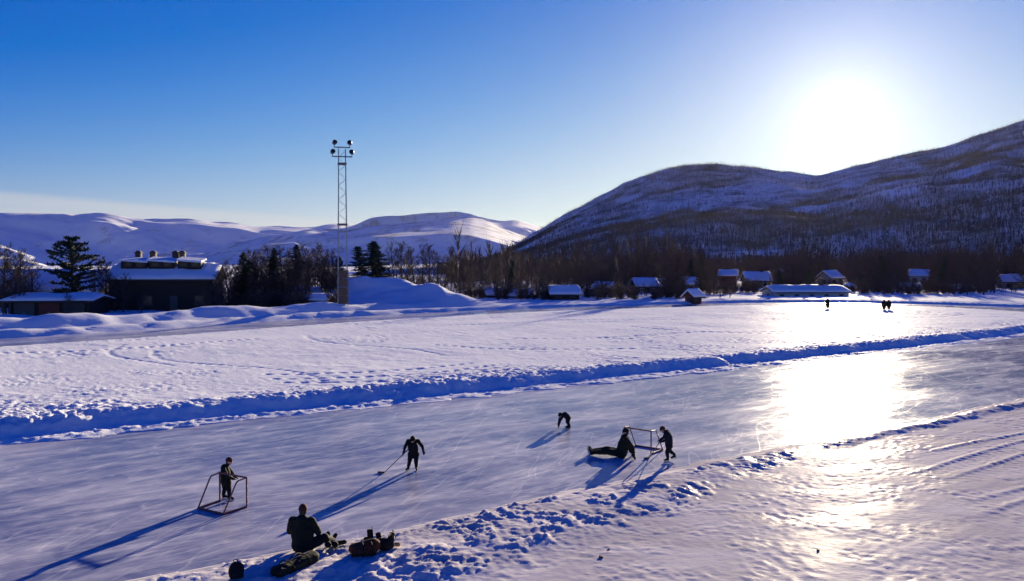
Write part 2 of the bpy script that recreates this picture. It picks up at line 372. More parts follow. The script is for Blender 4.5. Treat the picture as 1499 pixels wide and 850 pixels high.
def infield_h(x, y):
    d = sdist(x, y); s, t = st(x, y)
    near = sstep(34, 24, t)                                     # the side towards the near straight
    d2 = d + 1.0 * (fbm(x / 1.3, y / 1.3, 3, 5) - 0.5) * near
    wall = sstep(0.9, 2.3, d2)
    low = 0.10 + 0.05 * fbm(x / 9, y / 9, 3, 9)
    crest = 0.34 * np.exp(-((d2 - 2.6) / 1.5) ** 2) * near
    fringe = 0.05 * np.exp(-((d2 - 0.45) / 0.45) ** 2) * (0.5 + near * 0.7)
    h = wall * low + crest * sstep(0.7, 2.1, d2) + fringe
    patch = sstep(0.35, 0.65, fbm(x / 5, y / 5, 3, 21))
    amp = near * np.exp(-(np.maximum(d2 - 2.2, 0) / (1.8 + 4.0 * patch)) ** 2) * 0.13 + 0.020 + 0.06 * sstep(0.52, 0.72, fbm(x / 6.5, y / 6.5, 4, 33))
    lump = billow(x, y, 0.34, 41) * 0.45 + 0.9 * (fbm(x / 0.20, y / 0.20, 2, 44) - 0.5) + 0.5 * (fbm(x / 1.1, y / 1.1, 2, 47) - 0.5)
    h = h + amp * lump * sstep(-0.3, 1.0, d2) * (0.35 + 0.65 * sstep(1.2, 2.4, d2))
    h = h + 0.06 * np.abs(lump) * np.exp(-((d2 - 0.4) / 0.5) ** 2)
    # old trails stamped across the field
    for (x0, y0, x1, y1, wd) in ((-18, 75, -6, 58, .25), (-30, 66, -22, 52, .22), (20, 105, 42, 92, .3), (5, 92, 34, 110, .25), (-6, 66, 10, 62, .2), (-26, 62, -10, 44, .25), (-14, 48, -2, 54, .2), (-13, 46, -1, 52, .2), (-12, 44.5, 0, 50, .2), (0, 72, 26, 80, .25), (12, 86, 30, 70, .3), (-36, 60, -20, 70, .3), (30, 84, 58, 110, .3), (-10, 88, 20, 100, .3)):
        L = math.hypot(x1 - x0, y1 - y0); ux, uy = (x1 - x0) / L, (y1 - y0) / L
        a = (x - x0) * ux + (y - y0) * uy; bq = -(x - x0) * uy + (y - y0) * ux + 1.6 * np.sin(a / 4.0)
        h = h - 0.085 * np.exp(-(bq / wd) ** 2) * ((a > 0) & (a < L)) * (0.5 + 0.5 * np.sin(a * 8))
    h = h + (0.012 + 0.06 * sstep(.42, .66, fbm(x / 8, y / 4, 3, 53))) * (fbm(x / 0.9, y / 0.9, 3, 52) - 0.5) + 0.12 * (fbm(x / 7, y / 7, 2, 57) - 0.5)
    return np.where(d2 > -0.55, np.maximum(h, 0.012 * (d2 > -0.3)), -0.06) - 0.05 * (d2 < -0.3)
def near_edge(s):                                              # t of the snow edge of the near bank
    return 0.15 * np.sin(s / 4.0) + 0.5 * (fbm(s / 2.0, s * 0 + 3, 3, 71) - 0.5) + 0.02 * (s - 10) - 0.3 * np.exp(-((s + 2) / 6) ** 2)
def near_h(x, y):
    s, t = st(x, y)
    q = near_edge(s) - t                                       # depth into the snow, + towards the camera
    width = np.interp(s, [-8, -1, 3, 6, 10, 15, 27, 60], [3.4, 3.0, 2.5, 1.8, 1.2, 0.75, 0.9, 0.9])
    bank = sstep(-0.1, 0.45, q) * (1 - sstep(0.55, 1.25, q / width))
    rough = sstep(-0.15, 0.3, q) * (1 - sstep(0.75, 1.5, q / width))
    lump = billow(x, y, 0.30, 81) * 0.30 + 1.9 * (fbm(x / 0.34, y / 0.34, 4, 84, 0.8) - 0.5) + 0.6 * (fbm(x / 0.9, y / 0.9, 2, 87) - 0.5)
    lump = lump * (0.25 + 1.3 * sstep(0.3, 0.68, fbm(x / 0.8, y / 0.8, 3, 88))) + 0.45 * (fbm(x / 0.10, y / 0.10, 2, 89) - 0.5)
    hb = np.interp(s, [-12, 0, 6, 12, 20, 30, 60], [0.17, 0.14, 0.10, 0.07, 0.08, 0.10, 0.10])
    h = 0.015 + bank * hb + rough * 0.070 * lump * np.interp(s, [0, 6, 12, 22], [1, 0.8, 0.6, 0.6])
    # packed path: long ruts parallel to the bank, wheel marks to the right
    p = sstep(0.8, 1.8, q / width)
    rut = fbm(s / 3.2, t / 0.28, 3, 91) - 0.5
    h = h + p * (0.012 * rut + 0.020 * (fbm(s / 1.8, t / 1.2, 3, 95) - 0.5) + 0.026 * (fbm(x / 0.14, y / 0.14, 2, 97) - 0.5) * (0.3 + 1.4 * sstep(.35, .65, fbm(x / 1.4, y / 1.0, 3, 98))))
    for tc_, s0, w_ in ((-4.55, 11, .22), (-5.35, 11.5, .24), (-7.5, 9, .2), (-8.3, 8, .2), (-3.6, 13.5, .18)):
        m_ = p * np.exp(-((t - tc_ - 0.25 * np.sin(s / 3.1 + tc_)) / w_) ** 2) * sstep(s0, s0 + 3, s + 2 * (fbm(s / 1.5, t * 0, 2, 99) - .5))
        h = h - m_ * (0.03 + 0.03 * np.sin(s * 15.0 + 2 * np.sin(t * 9)))
        h = h + 0.025 * p * np.exp(-((t - tc_ - 0.36 - 0.25 * np.sin(s / 3.1 + tc_)) / 0.12) ** 2) * sstep(s0, s0 + 3, s)
    return np.where(q > -0.25, np.maximum(h, 0.006), -0.05)
def hs1(fn, x, y): return float(fn(np.array([[x]], float), np.array([[y]], float))[0, 0])
def geo_space(a, b, d0, d1):
    o = [a]; n = (b - a)
    while o[-1] < b: o.append(o[-1] + d0 + (d1 - d0) * max(0, (o[-1] - a) / n))
    return np.array(o)

tag(np_mesh('ice_track', np.array([(-110, -30, 0), (130, -30, 0), (130, 175, 0), (-110, 175, 0)]), np.array([(0, 1, 2, 3)]), M['ice']), kind='structure')
S_ = geo_space(-16, 112, 0.075, 0.24); T_ = np.concatenate([geo_space(14.2, 24, 0.075, 0.11), geo_space(24.1, 92, 0.12, 0.75)])
S_ = np.concatenate([np.arange(-60, -16, 0.8), S_])
sg, tg = np.meshgrid(S_, T_); xg, yg = xy(sg, tg); zg = infield_h(xg, yg)
tag(grid_mesh('infield_snow', xg, yg, zg, M['bank'], keep=(zg > -0.1)), kind='structure')
S_ = np.concatenate([np.arange(-60, -10, 0.5), geo_space(-10, 100, 0.05, 0.20)]); T_ = np.concatenate([np.arange(-60, -13, 1.0), np.arange(-13, -6, 0.075), np.arange(-6, 2.6, 0.055)])
sg, tg = np.meshgrid(S_, T_); xg, yg = xy(sg, tg); zg = near_h(xg, yg)
tag(grid_mesh('packed_snow_path', xg, yg, zg, M['path'], keep=(zg > -0.04)), kind='structure')

# ------------------------------------------------------------------ ground beyond the track
def outer_h(x, y):
    d = -sdist(x, y); s, t = st(x, y)
    w = np.interp(t, [10, 40, 60], [17, 12, 8.5])
    q = d - w + 0.8 * (fbm(x / 3, y / 3, 3, 101) - 0.5)
    rx = np.clip((x - 30) / 60, 0, 1)
    lft = sstep(5, -25, x)
    h = (0.32 + 0.22 * lft) * np.exp(-((q - 1.1) / 0.9) ** 2) + 0.10 * sstep(0, 1.5, q)
    h = h + (0.25 + 1.15 * lft) * np.exp(-((q - 6.8) / 2.1) ** 2) * (0.5 + 0.6 * fbm(x / 5, y / 5, 3, 103)) + 0.12 * sstep(2, 9, q)
    h = h + (0.16 + 0.25 * lft) * sstep(0, 1, q) * (fbm(x / 2.2, y / 2.2, 4, 107) - 0.45) + 0.35 * sstep(4, 10, q) * lft * (fbm(x / 6, y / 6, 3, 109) - 0.4)
    # ploughed snow heap behind the lamp mast
    for (px, Y, hh, sx, sy) in ((560, 136, 2.9, 7.0, 6.0), (500, 134, 2.1, 8, 5.5), (612, 131, 1.9, 5.0, 5), (655, 129, 1.6, 4.2, 4), (430, 131, 1.6, 7, 5), (520, 126, 1.0, 14, 4)):
        cx_ = (px - CX) / F * Y
        h = h + hh * np.exp(-np.abs((x - cx_) / sx) ** 2.6 - np.abs((y - Y) / sy) ** 2.6) * (0.9 + 0.6 * (fbm(x / 3, y / 3, 4, 113) - .5))
    return np.where(q > -0.5, h, -0.12)
xs = np.arange(-150, 190, 0.75); ys = np.concatenate([np.arange(40, 170, 0.6), np.arange(170, 420, 2.0)])
xg, yg = np.meshgrid(xs, ys); zg = outer_h(xg, yg); _, tg = st(xg, yg)
tag(grid_mesh('snow_field', xg, yg, zg, M['snow'], keep=(zg > -0.1) & (tg > 4)), kind='structure')
gx = np.concatenate([-np.geomspace(30000, 60, 26), np.geomspace(60, 30000, 26)]); gg = np.meshgrid(gx, np.concatenate([-np.geomspace(3000, 60, 12), np.geomspace(60, 30000, 30)]))
tag(grid_mesh('ground', gg[0], gg[1], gg[0] * 0 - 0.25, M['snow']), kind='structure')

# ------------------------------------------------------------------ mountains
def sky_curve(pts):
    px = np.array([p[0] for p in pts], float); py = np.array([p[1] for p in pts], float)
    az = np.arctan((px - CX) / F); te = (YH - py) / np.hypot(F, px - CX)
    return az, te
def make_range(name, pts, Rc, R0, R1, mat, na, nr, power, noise, seed, terr=0.0, nscale=900., crest_n=0.004, ridge=None):
    az, te = sky_curve(pts)
    A = np.linspace(az[0], az[-1], na); T = np.interp(A, az, te)
    k = max(3, na // 160); T = np.convolve(np.pad(T, k, 'edge'), np.ones(2 * k + 1) / (2 * k + 1), 'valid')
    rr = np.concatenate([R0 + (Rc - R0) * np.linspace(0, 1, nr) ** 0.85, Rc + (R1 - Rc) * np.linspace(0.04, 1, 12)])
    Ag, Rg = np.meshgrid(A, rr); Tg = np.broadcast_to(T, Ag.shape)
    xg, yg = Rg * np.sin(Ag), Rg * np.cos(Ag)
    u = np.clip((Rg - R0) / (Rc - R0), 0, 1)
    Hc = CAMH + Rc * Tg
    # the profile wanders, so that spurs and gullies run down the face
    wob = fbm(xg / nscale, yg / nscale, 5, seed) - 0.5
    u2 = np.clip(u + noise * wob * np.sin(np.pi * u), 0, 1)
    p = u2 ** power
    if terr:
        ph = p * 5 + 3.0 * (fbm(xg / (nscale * 1.7), yg / (nscale * 1.7), 3, seed + 9))
        p = np.clip(p + terr * np.sin(2 * np.pi * ph) / (2 * np.pi * 5) * np.sin(np.pi * np.clip(u * 1.02, 0, 1)), 0, None)
    z = -0.4 + (Hc + 0.4) * p
    z = z + Hc * 0.10 * (fbm(xg / (nscale * .3), yg / (nscale * .3), 4, seed + 4) - 0.5) * np.sin(np.pi * u)
    if ridge:
        wl, am, sk = ridge; lat = Rc * Ag + sk * (Rg - R0)
        z = z + Hc * am * 2 * (fbm(lat / wl, Rg / (wl * 2.5), 4, seed + 20, 0.42) - 0.5) * np.sin(np.pi * np.clip(u * 0.93 + 0.02, 0, 1)) ** 0.6
    back = np.clip((Rg - Rc) / (R1 - Rc), 0, 1); z = np.where(Rg > Rc, Hc * (1 - 0.8 * back ** 1.3), z)
    # keep everything in front of the crest under the line of sight to it
    lim = CAMH + Rg * (Tg * (0.5 + 0.5 * np.clip(u, 0, 1)))
    z = np.where(Rg < Rc, np.minimum(z, np.maximum(lim, -0.3 + 0 * z)), z)
    z = z + Rc * crest_n * (fbm(xg / (nscale * .12), yg / (nscale * .12), 3, seed + 13) - 0.5) * sstep(0.2, 0.9, u)
    o = tag(grid_mesh(name, xg, yg, z, mat), kind='structure')
    return xg, yg, z
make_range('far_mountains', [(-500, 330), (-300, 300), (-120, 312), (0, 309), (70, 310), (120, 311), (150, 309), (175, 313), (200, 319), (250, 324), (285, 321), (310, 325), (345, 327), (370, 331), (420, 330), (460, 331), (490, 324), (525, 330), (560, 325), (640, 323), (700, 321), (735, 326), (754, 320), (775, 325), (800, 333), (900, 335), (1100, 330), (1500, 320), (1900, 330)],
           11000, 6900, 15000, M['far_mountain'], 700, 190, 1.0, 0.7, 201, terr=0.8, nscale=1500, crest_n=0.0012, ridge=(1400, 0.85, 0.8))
make_range('birch_mountain', [(180, 388), (300, 372), (345, 352), (400, 344), (450, 336), (500, 338), (545, 330), (600, 325), (640, 321), (665, 317), (690, 317), (715, 323), (745, 336), (790, 352), (850, 366), (950, 380), (1000, 388)],
           6500, 4300, 8500, M['near_mountain'], 420, 140, 1.0, 0.6, 231, terr=0.6, nscale=800, crest_n=0.001, ridge=(900, 0.75, 0.8))
HP = [(560, 388), (640, 388), (690, 384), (730, 372), (775, 345), (800, 330), (835, 308), (870, 291), (915, 267), (960, 251), (1000, 242), (1050, 241), (1100, 246), (1150, 253), (1192, 258), (1240, 246), (1300, 233), (1380, 217), (1430, 199), (1499, 179), (1600, 140), (1750, 95), (1950, 80), (2300, 110)]
hx, hy, hz = make_range('wooded_hill', HP, 1900, 640, 2700, M['hill'], 420, 150, 1.22, 0.22, 261, terr=0.0, nscale=260, crest_n=0.0035, ridge=(330, 0.10, 0.3))
def hill_z(x, y):
    r = np.hypot(x, y); a = np.arctan2(x, y)
    A = np.arctan2(hx[0], hy[0]); RR = np.hypot(hx[:, 0], hy[:, 0])
    ia = np.clip(np.interp(a, A, np.arange(len(A))), 0, len(A) - 1.001); ir = np.clip(np.interp(r, RR, np.arange(len(RR))), 0, len(RR) - 1.001)
    i0 = ir.astype(int); j0 = ia.astype(int); fi = ir - i0; fj = ia - j0
    return (hz[i0, j0] * (1 - fi) * (1 - fj) + hz[i0 + 1, j0] * fi * (1 - fj) + hz[i0, j0 + 1] * (1 - fi) * fj + hz[i0 + 1, j0 + 1] * fi * fj)
def gz(x, y):
    r = math.hypot(x, y)
    if r < 415: return max(0.0, hs1(outer_h, x, y))
    return max(-0.25, float(hill_z(np.array([x]), np.array([y]))[0])) if math.atan2(x, y) > -0.15 else -0.25

# ------------------------------------------------------------------ far woods (masses)
def wood_mesh(name, bx, by, bz, hh, ntwig, spread, mat, tw=0.22, seed=3):
    g = np.random.default_rng(seed); n = len(bx); V = []; 
    base = np.stack([bx, by, bz], -1)
    # trunk: one thin upright blade turned at random
    ang = g.uniform(0, np.pi, n); w = hh * 0.022
    ax = np.stack([np.cos(ang) * w, np.sin(ang) * w, 0 * w], -1)
    top = base + np.stack([g.normal(0, .04, n) * hh, g.normal(0, .04, n) * hh, hh], -1)
    tri = [np.stack([base - ax, base + ax, top], 1)]
    for k in range(ntwig):
        h0 = g.uniform(0.03, 0.8, n); p0 = base + (top - base) * h0[:, None]
        a = g.uniform(0, 2 * np.pi, n); rad = spread * hh * (1.15 - h0) * g.uniform(.4, 1, n)
        tip = p0 + np.stack([np.cos(a) * rad, np.sin(a) * rad, hh * g.uniform(.10, .28, n)], -1)
        a2 = g.uniform(0, 2 * np.pi, n); ww = hh * tw * 0.2 * g.uniform(.4, 1, n)
        off = np.stack([np.cos(a2) * ww, np.sin(a2) * ww, g.uniform(-1, 1, n) * ww], -1)
        tri.append(np.stack([p0 - off, p0 + off, tip], 1))
    T = np.concatenate(tri, 0); V = T.reshape(-1, 3)
    return tag(np_mesh(name, V, np.arange(len(V)).reshape(-1, 3), mat), kind='stuff')
g = np.random.default_rng(5)
nT = 140000
az0, az1 = math.atan((640 - CX) / F), math.atan((1800 - CX) / F)
a_ = g.uniform(az0, az1, nT); r_ = np.sqrt(g.uniform(600 ** 2, 1930 ** 2, nT)); bx_, by_ = r_ * np.sin(a_), r_ * np.cos(a_)
dens = fbm(bx_ / 160, by_ / 160, 4, 301); rel = np.clip((r_ - 600) / 1300, 0, 1)
keep = g.uniform(0, 1, nT) < np.clip((dens - 0.47) * 9.0 + 0.76 - 0.35 * rel + 0.5 * np.exp(-rel * 6), 0.22, 1.0)
bx_, by_, r_ = bx_[keep], by_[keep], r_[keep]; bz_ = hill_z(bx_, by_) - 0.3
tag(wood_mesh('hillside_birch_wood', bx_, by_, bz_, g.uniform(3.5, 8.0, len(bx_)) * (1.25 - 0.35 * (r_ - 600) / 1300), 8, 0.30, M['hilltwig'], tw=0.22),
    'bare birch wood covering the snowy hillside', 'birch wood')

# ------------------------------------------------------------------ houses
def gable_roof_mb(w, d, rh, over, th, z0):
    """two sloping slabs, ridge along local x, underside at eaves z0"""
    mb = MB(); hw = w / 2 + over; hd = d / 2 + over; drop = rh * over / (d / 2)
    for sgn in (-1, 1):
        a = [(-hw, sgn * hd, z0 - drop), (hw, sgn * hd, z0 - drop), (hw, 0, z0 + rh), (-hw, 0, z0 + rh)]
        t_ = [(x, y, z + th) for x, y, z in a]
        mb.add(a + t_, [(3, 2, 1, 0), (4, 5, 6, 7), (0, 1, 5, 4), (1, 2, 6, 5), (2, 3, 7, 6), (3, 0, 4, 7)])
    return mb
def snow_slab(w, d, rh, over, th, z0, sgn, seed):
    """one pitch of roof snow, rounded at its edges and uneven on top"""
    hw = w / 2 + over + 0.05; hd = d / 2 + over + 0.06; drop = rh * over / (d / 2)
    nu, nv = 22, 9; vs = []; fs = []
    for lay in (0, 1):
        for j in range(nv):
            for i in range(nu):
                u = i / (nu - 1); v = j / (nv - 1)
                x = -hw + 2 * hw * u; y = sgn * hd * (1 - v); z = (z0 - drop) + (rh + drop) * v
                if lay:
                    e = min(1, min(u, 1 - u) * 14) ** 0.5 * min(1, v * 6 + 0.15) ** 0.5
                    z += 0.03 + th * (0.25 + 0.75 * e) * (0.75 + 0.5 * float(vnoise(np.array([x * 0.5 + seed]), np.array([y * 0.6]), seed)[0]))
                vs.append((x, y, z + (0.0 if lay else 0.012)))
    o = nu * nv
    for j in range(nv - 1):
        for i in range(nu - 1):
            a = j * nu + i
            fs.append((a, a + nu, a + nu + 1, a + 1)); fs.append((o + a, o + a + 1, o + a + nu + 1, o + a + nu))
    for i in range(nu - 1):
        fs.append((i, i + 1, o + i + 1, o + i)); k = (nv - 1) * nu + i; fs.append((k, k + 1, o + k + 1, o + k))
    for j in range(nv - 1):
        a = j * nu; fs.append((a, a + nu, o + a + nu, o + a)); b = a + nu - 1; fs.append((b, b + nu, o + b + nu, o + b))
    mb = MB(); mb.add(vs, fs); return mb
def add_window(root, x, y, z, w, h, face, trim):
    """a window on a wall: face = 'front','back','left','right'"""
    mb = MB(); pn_ = MB(); t = 0.09
    for cx_, cz_, sx, sz in ((0, h / 2, w + t * 2, t), (0, -h / 2, w + t * 2, t), (-w / 2, 0, t, h), (w / 2, 0, t, h), (0, 0, t * .7, h)):
        mb.box((cx_, 0, cz_), (sx, 0.10, sz))
    pn_.box((0, 0.0, 0), (w, 0.05, h))
    sill = MB(); sill.box((0, -0.06, -h / 2 - 0.09), (w + 0.3, 0.2, 0.06))
    rot = {'front': 0, 'back': math.pi, 'left': -math.pi / 2, 'right': math.pi / 2}[face]
    o = mb.build('window', trim, root, loc=(x, y, z), rot=(0, 0, rot))
    pn_.build('pane', M['glass'], o); sill.build('sill', trim, o)
def house(name, label, loc, rz, w, d, h, rh, wall, chimneys=((0.2, 0),), wins=True, storeys=1, snow=0.35, over=0.5, trim='trim', group=None, door=True, zsink=1.0):
    root = empty(name, loc, rz); tag(root, label, 'house', group)
    mb = MB(); hw, hd = w / 2, d / 2; zb = -zsink
    vs = [(-hw, -hd, zb), (hw, -hd, zb), (hw, hd, zb), (-hw, hd, zb), (-hw, -hd, h), (hw, -hd, h), (hw, hd, h), (-hw, hd, h), (-hw, 0, h + rh), (hw, 0, h + rh)]
    mb.add(vs, [(3, 2, 1, 0), (0, 1, 5, 4), (2, 3, 7, 6), (1, 2, 6, 9, 5), (3, 0, 4, 8, 7), (4, 5, 9, 8), (6, 7, 8, 9)])
    mb.build('wall', M[wall], root)
    rf = gable_roof_mb(w, d, rh, over, 0.16, h + 0.02).build('roof', M['tile'], root)
    for sgn in (-1, 1):
        sm = snow_slab(w, d, rh, over, snow, h + 0.2, sgn, random.randint(1, 99)); sm.build('snow_cover', M['roofsnow'], rf, smooth=True)
    for (cu, cv) in chimneys:
        c = MB(); cz = h + rh * (1 - abs(cv)) ; c.box((cu * w, cv * hd, cz + 0.55), (0.75, 0.75, 2.1)); c.box((cu * w, cv * hd, cz + 1.66), (0.92, 0.92, 0.12)); c.box((cu * w, cv * hd, cz + 1.80), (0.7, 0.7, 0.16), taper=0.7)
        c.build('chimney', M['brick'], rf)
    if wins:
        for sgi in range(storeys):
            z = min(1.5, h * 0.5) + sgi * 2.7; wh_ = min(1.15, h * 0.45); nx = max(2, int(w / 2.8))
            for i in range(nx):
                x = -hw + w * (i + 0.5) / nx
                if door and sgi == 0 and i == nx // 2:
                    dm = MB(); dm.box((0, 0, 0), (1.0, 0.10, 2.1)); do = dm.build('door', M['trim_dark'], root, loc=(x, -hd - 0.04, 1.05))
                    hm = MB(); hm.box((0.38, -0.07, 0), (0.12, 0.06, 0.04)); hm.build('handle', M['steel'], do); continue
                add_window(root, x, -hd - 0.04, z, min(1.1, wh_ * 1.2), wh_, 'front', M[trim])
            for sd, fx in (('left', -hw - 0.04), ('right', hw + 0.04)):
                add_window(root, fx, 0.0, z, min(1.1, wh_ * 1.2), wh_, sd, M[trim])
    return root

# --- the large dark house with three raised skylight boxes (left)
P = atd(247, 455, 118.0); rz = R(8)
big = house('terraced_house', 'large dark timber house with three box dormers and four chimneys under snow', (P.x, P.y, 0.1), rz, 13.2, 8.0, 4.3, 1.6, 'wall_dark', chimneys=(), storeys=1, over=0.5, trim='trim_dark', snow=0.4)
roofo = [c for c in bpy.data.objects if c.parent == big and c.name.startswith('roof')][0]
for (cx_, wd) in ((-3.9, 3.3), (-0.35, 3.3), (3.3, 3.0)):
    mb = MB(); mb.box((cx_, -0.9, 6.2), (wd, 2.6, 1.1)); do = mb.build('dormer', M['wall_dark'], big)
    sm = MB(); sm.box((cx_, -0.9, 6.98), (wd + 0.4, 3.4, 0.24), rot=Matrix.Rotation(R(7), 3, 'X') @ Matrix.Rotation(R(4), 3, 'Y'), taper=0.95); sm.build('snow_cover', M['roofsnow'], do)
    for k in (-0.8, 0.8):
        wm = MB(); wm.box((cx_ + k, -2.23, 6.3), (1.0, 0.06, 0.55)); wm.build('pane', M['glass'], do)
for cx_, cy_ in ((-4.2, 1.2), (-2.3, 1.4), (0.7, 1.3), (1.6, 1.4)):
    c = MB(); c.box((cx_, cy_, 6.6), (0.75, 0.75, 2.6)); c.box((cx_, cy_, 7.96), (0.95, 0.95, 0.12)); c.box((cx_, cy_, 8.12), (0.7, 0.7, 0.2), taper=0.6)
    c.build('chimney', M['brick'], big)
# --- long neighbour house behind the pine
P = atd(70, 440, 126.0)
house('long_house', 'long low dark house with broad snow roof beside the tall pine', (P.x, P.y, 0.1), R(-6), 22.0, 10.0, 2.6, 2.4, 'wall_dark', chimneys=((-0.3, 0.1), (0.12, 0.1)), trim='trim_dark', over=0.7, snow=0.4)
# --- low garage in front
P = atd(88, 460, 106.0)
gar = house('garage', 'low brown garage with pale sunlit snow roof and open carport end', (P.x, P.y, 0.0), R(4), 9.6, 5.6, 1.9, 0.42, 'wall_dark', chimneys=(), wins=False, over=0.6, snow=0.35)
for k in range(3):
    dm = MB(); dm.box((0, 0, 0), (2.4, 0.10, 1.7))
    for q in range(4): dm.box((0, -0.06, -0.62 + q * 0.41), (2.3, 0.03, 0.34))
    do = dm.build('garage_door', M['wall_red'] if k == 1 else M['trim_dark'], gar, loc=(-2.9 + k * 2.9, -2.86, 0.87))
    hm = MB(); hm.box((0, -0.10, -0.25), (0.25, 0.05, 0.05)); hm.build('handle', M['steel'], do)
for k in (-5.2, -4.4):
    pm = MB(); pm.box((k, -3.15, 0.6), (0.16, 0.16, 2.6)); pm.build('post', M['panel'], gar)
# --- little hut by the mast
P = atd(468, 452, 116.0)
hut = house('hut', 'small red brown hut with snowy roof beside the lamp mast', (P.x, P.y, hs1(outer_h, P.x, P.y)), R(-12), 3.2, 2.6, 1.25, 0.6, 'wall_red', chimneys=(), wins=False, over=0.25, snow=0.2)
dm = MB(); dm.box((0, 0, 0), (0.8, 0.08, 1.1)); do = dm.build('door', M['trim_dark'], hut, loc=(-0.6, -1.34, 0.55)); hm = MB(); hm.box((0.28, -0.06, 0), (0.1, 0.05, 0.04)); hm.build('handle', M['steel'], do)
# --- houses among the trees beyond the rink (px, py of the roof's middle, metres away, width ...)
HOUSES = [
    (825, 426, 152, 4.9, 4.5, 1.5, 1.0, 'wall_dark', R(6), 'dark cottage with smooth blue shaded snow roof in front of the hill foot'),
    (763, 430, 160, 4.2, 4.0, 1.2, 0.8, 'wall_grey', R(-5), 'small grey outbuilding behind the rink bank near the dark cottage'),
    (797, 431, 160, 2.6, 3.0, 1.2, 0.8, 'wall_pale', R(70), 'narrow pale shed with its gable turned to the rink'),
    (943, 414, 190, 4.8, 4.5, 1.6, 1.4, 'wall_dark', R(10), 'dark house with bright blue snow roof at the wood edge'),
    (970, 415, 196, 3.6, 4.0, 1.6, 1.3, 'wall_red', R(-25), 'small red house half hidden beside the dark house with bright blue roof'),
    (1107, 405, 230, 6.4, 5.5, 2.2, 1.9, 'wall_ochre', R(0), 'ochre house with wide lilac snow roof and a chimney standing clear'),
    (1178, 424, 172, 15.0, 7.0, 1.4, 0.9, 'wall_pale', R(3), 'long low pale hall with rounded snow roof behind the far bank'),
    (1215, 402, 250, 5.2, 5.0, 2.4, 1.7, 'wall_grey', R(30), 'grey house with its roof turned to the sun above the long hall'),
    (1102, 371, 640, 14.0, 9.0, 5.5, 2.5, 'wall_grey', R(4), 'tall grey house alone on the lower hillside'),
    (1248, 381, 520, 12.0, 8.0, 3.0, 2.4, 'wall_pale', R(-8), 'pale house on the hill foot road with snowy roof'),
    (1270, 382, 525, 8.0, 7.0, 3.0, 2.2, 'wall_red', R(12), 'red house next along the hill foot road'),
    (1380, 377, 560, 15.0, 8.0, 4.0, 2.0, 'wall_ochre', R(-4), 'wide ochre house high above the trees on the hill foot'),
    (1438, 394, 300, 7.0, 6.0, 2.8, 1.8, 'wall_dark', R(20), 'dark house deep among tall trees at the road bend'),
    (1330, 420, 202, 4.6, 4.0, 1.2, 0.9, 'wall_dark', R(-10), 'small dark cabin on the bank behind the skaters pair'),
    (1400, 421, 204, 7.0, 4.0, 1.1, 0.6, 'wall_red', R(2), 'long red shed with thin snow roof behind the far curve'),
    (1015, 430, 141, 1.9, 1.9, 1.1, 0.7, 'wall_red', R(35), 'tiny red hut with gleaming roof on the snow bank'),
    (1243, 420, 204, 3.0, 2.8, 1.2, 0.8, 'wall_grey', R(50), 'little grey shed beside the long pale hall'),
    (1066, 400, 260, 5.0, 5.0, 2.6, 1.4, 'wall_red', R(-18), 'red house half buried in trees next to the ochre house'),
    (1012, 412, 205, 4.6, 4.2, 1.7, 1.2, 'wall_grey', R(14), 'grey house up behind the tiny red hut'),
    (884, 419, 175, 3.6, 3.6, 1.4, 1.0, 'wall_pale', R(-30), 'small pale house alone between the dark cottage and the dark house'),
    (1146, 399, 262, 4.6, 4.6, 2.6, 1.5, 'wall_ochre', R(25), 'ochre house with steep roof over the end of the long hall'),
    (1293, 405, 240, 5.5, 5.0, 2.2, 1.4, 'wall_dark', R(8), 'dark house sunk among trees above the little grey shed'),
    (1345, 400, 262, 5.0, 5.0, 2.6, 1.5, 'wall_pale', R(-22), 'pale house among trees above the small dark cabin'),
    (1480, 408, 225, 5.0, 5.0, 2.0, 1.4, 'wall_grey', R(-12), 'grey house in trees past the long red shed'),
    (725, 428, 162, 4.0, 4.0, 1.3, 0.9, 'wall_dark', R(18), 'dark shed in the bushes next to the snow heap'),
]
HPOS = []; KEY = {825, 943, 1107, 1178, 1015, 1215, 1345, 1066, 1480}
for (px, py, Y, w, d, h, rh, wl, rz, lab) in HOUSES:
    if py < 388:
        for Y in range(560, 1700, 10):
            P = atd(px, py, Y); k_ = 1.0
            if P.z - h - rh * 0.5 <= gz(P.x, P.y) + 0.2: break
    P = atd(px, py, Y); z0 = P.z - h - rh * 0.5
    zt = gz(P.x, P.y)
    HPOS.append((P.x, P.y, w, px, py))
    house('house', lab, (P.x, P.y, z0), rz, w, d, h, rh, wl, chimneys=((0.22, 0),) if w > 5.5 else (), wins=True, storeys=2 if h > 5 else 1, over=0.45, snow=0.35,
          group='houses among the trees beyond the rink', trim='trim_dark' if px not in (1107, 943) else 'trim', zsink=max(1.0, z0 - zt + 1.0), door=h > 2.2)

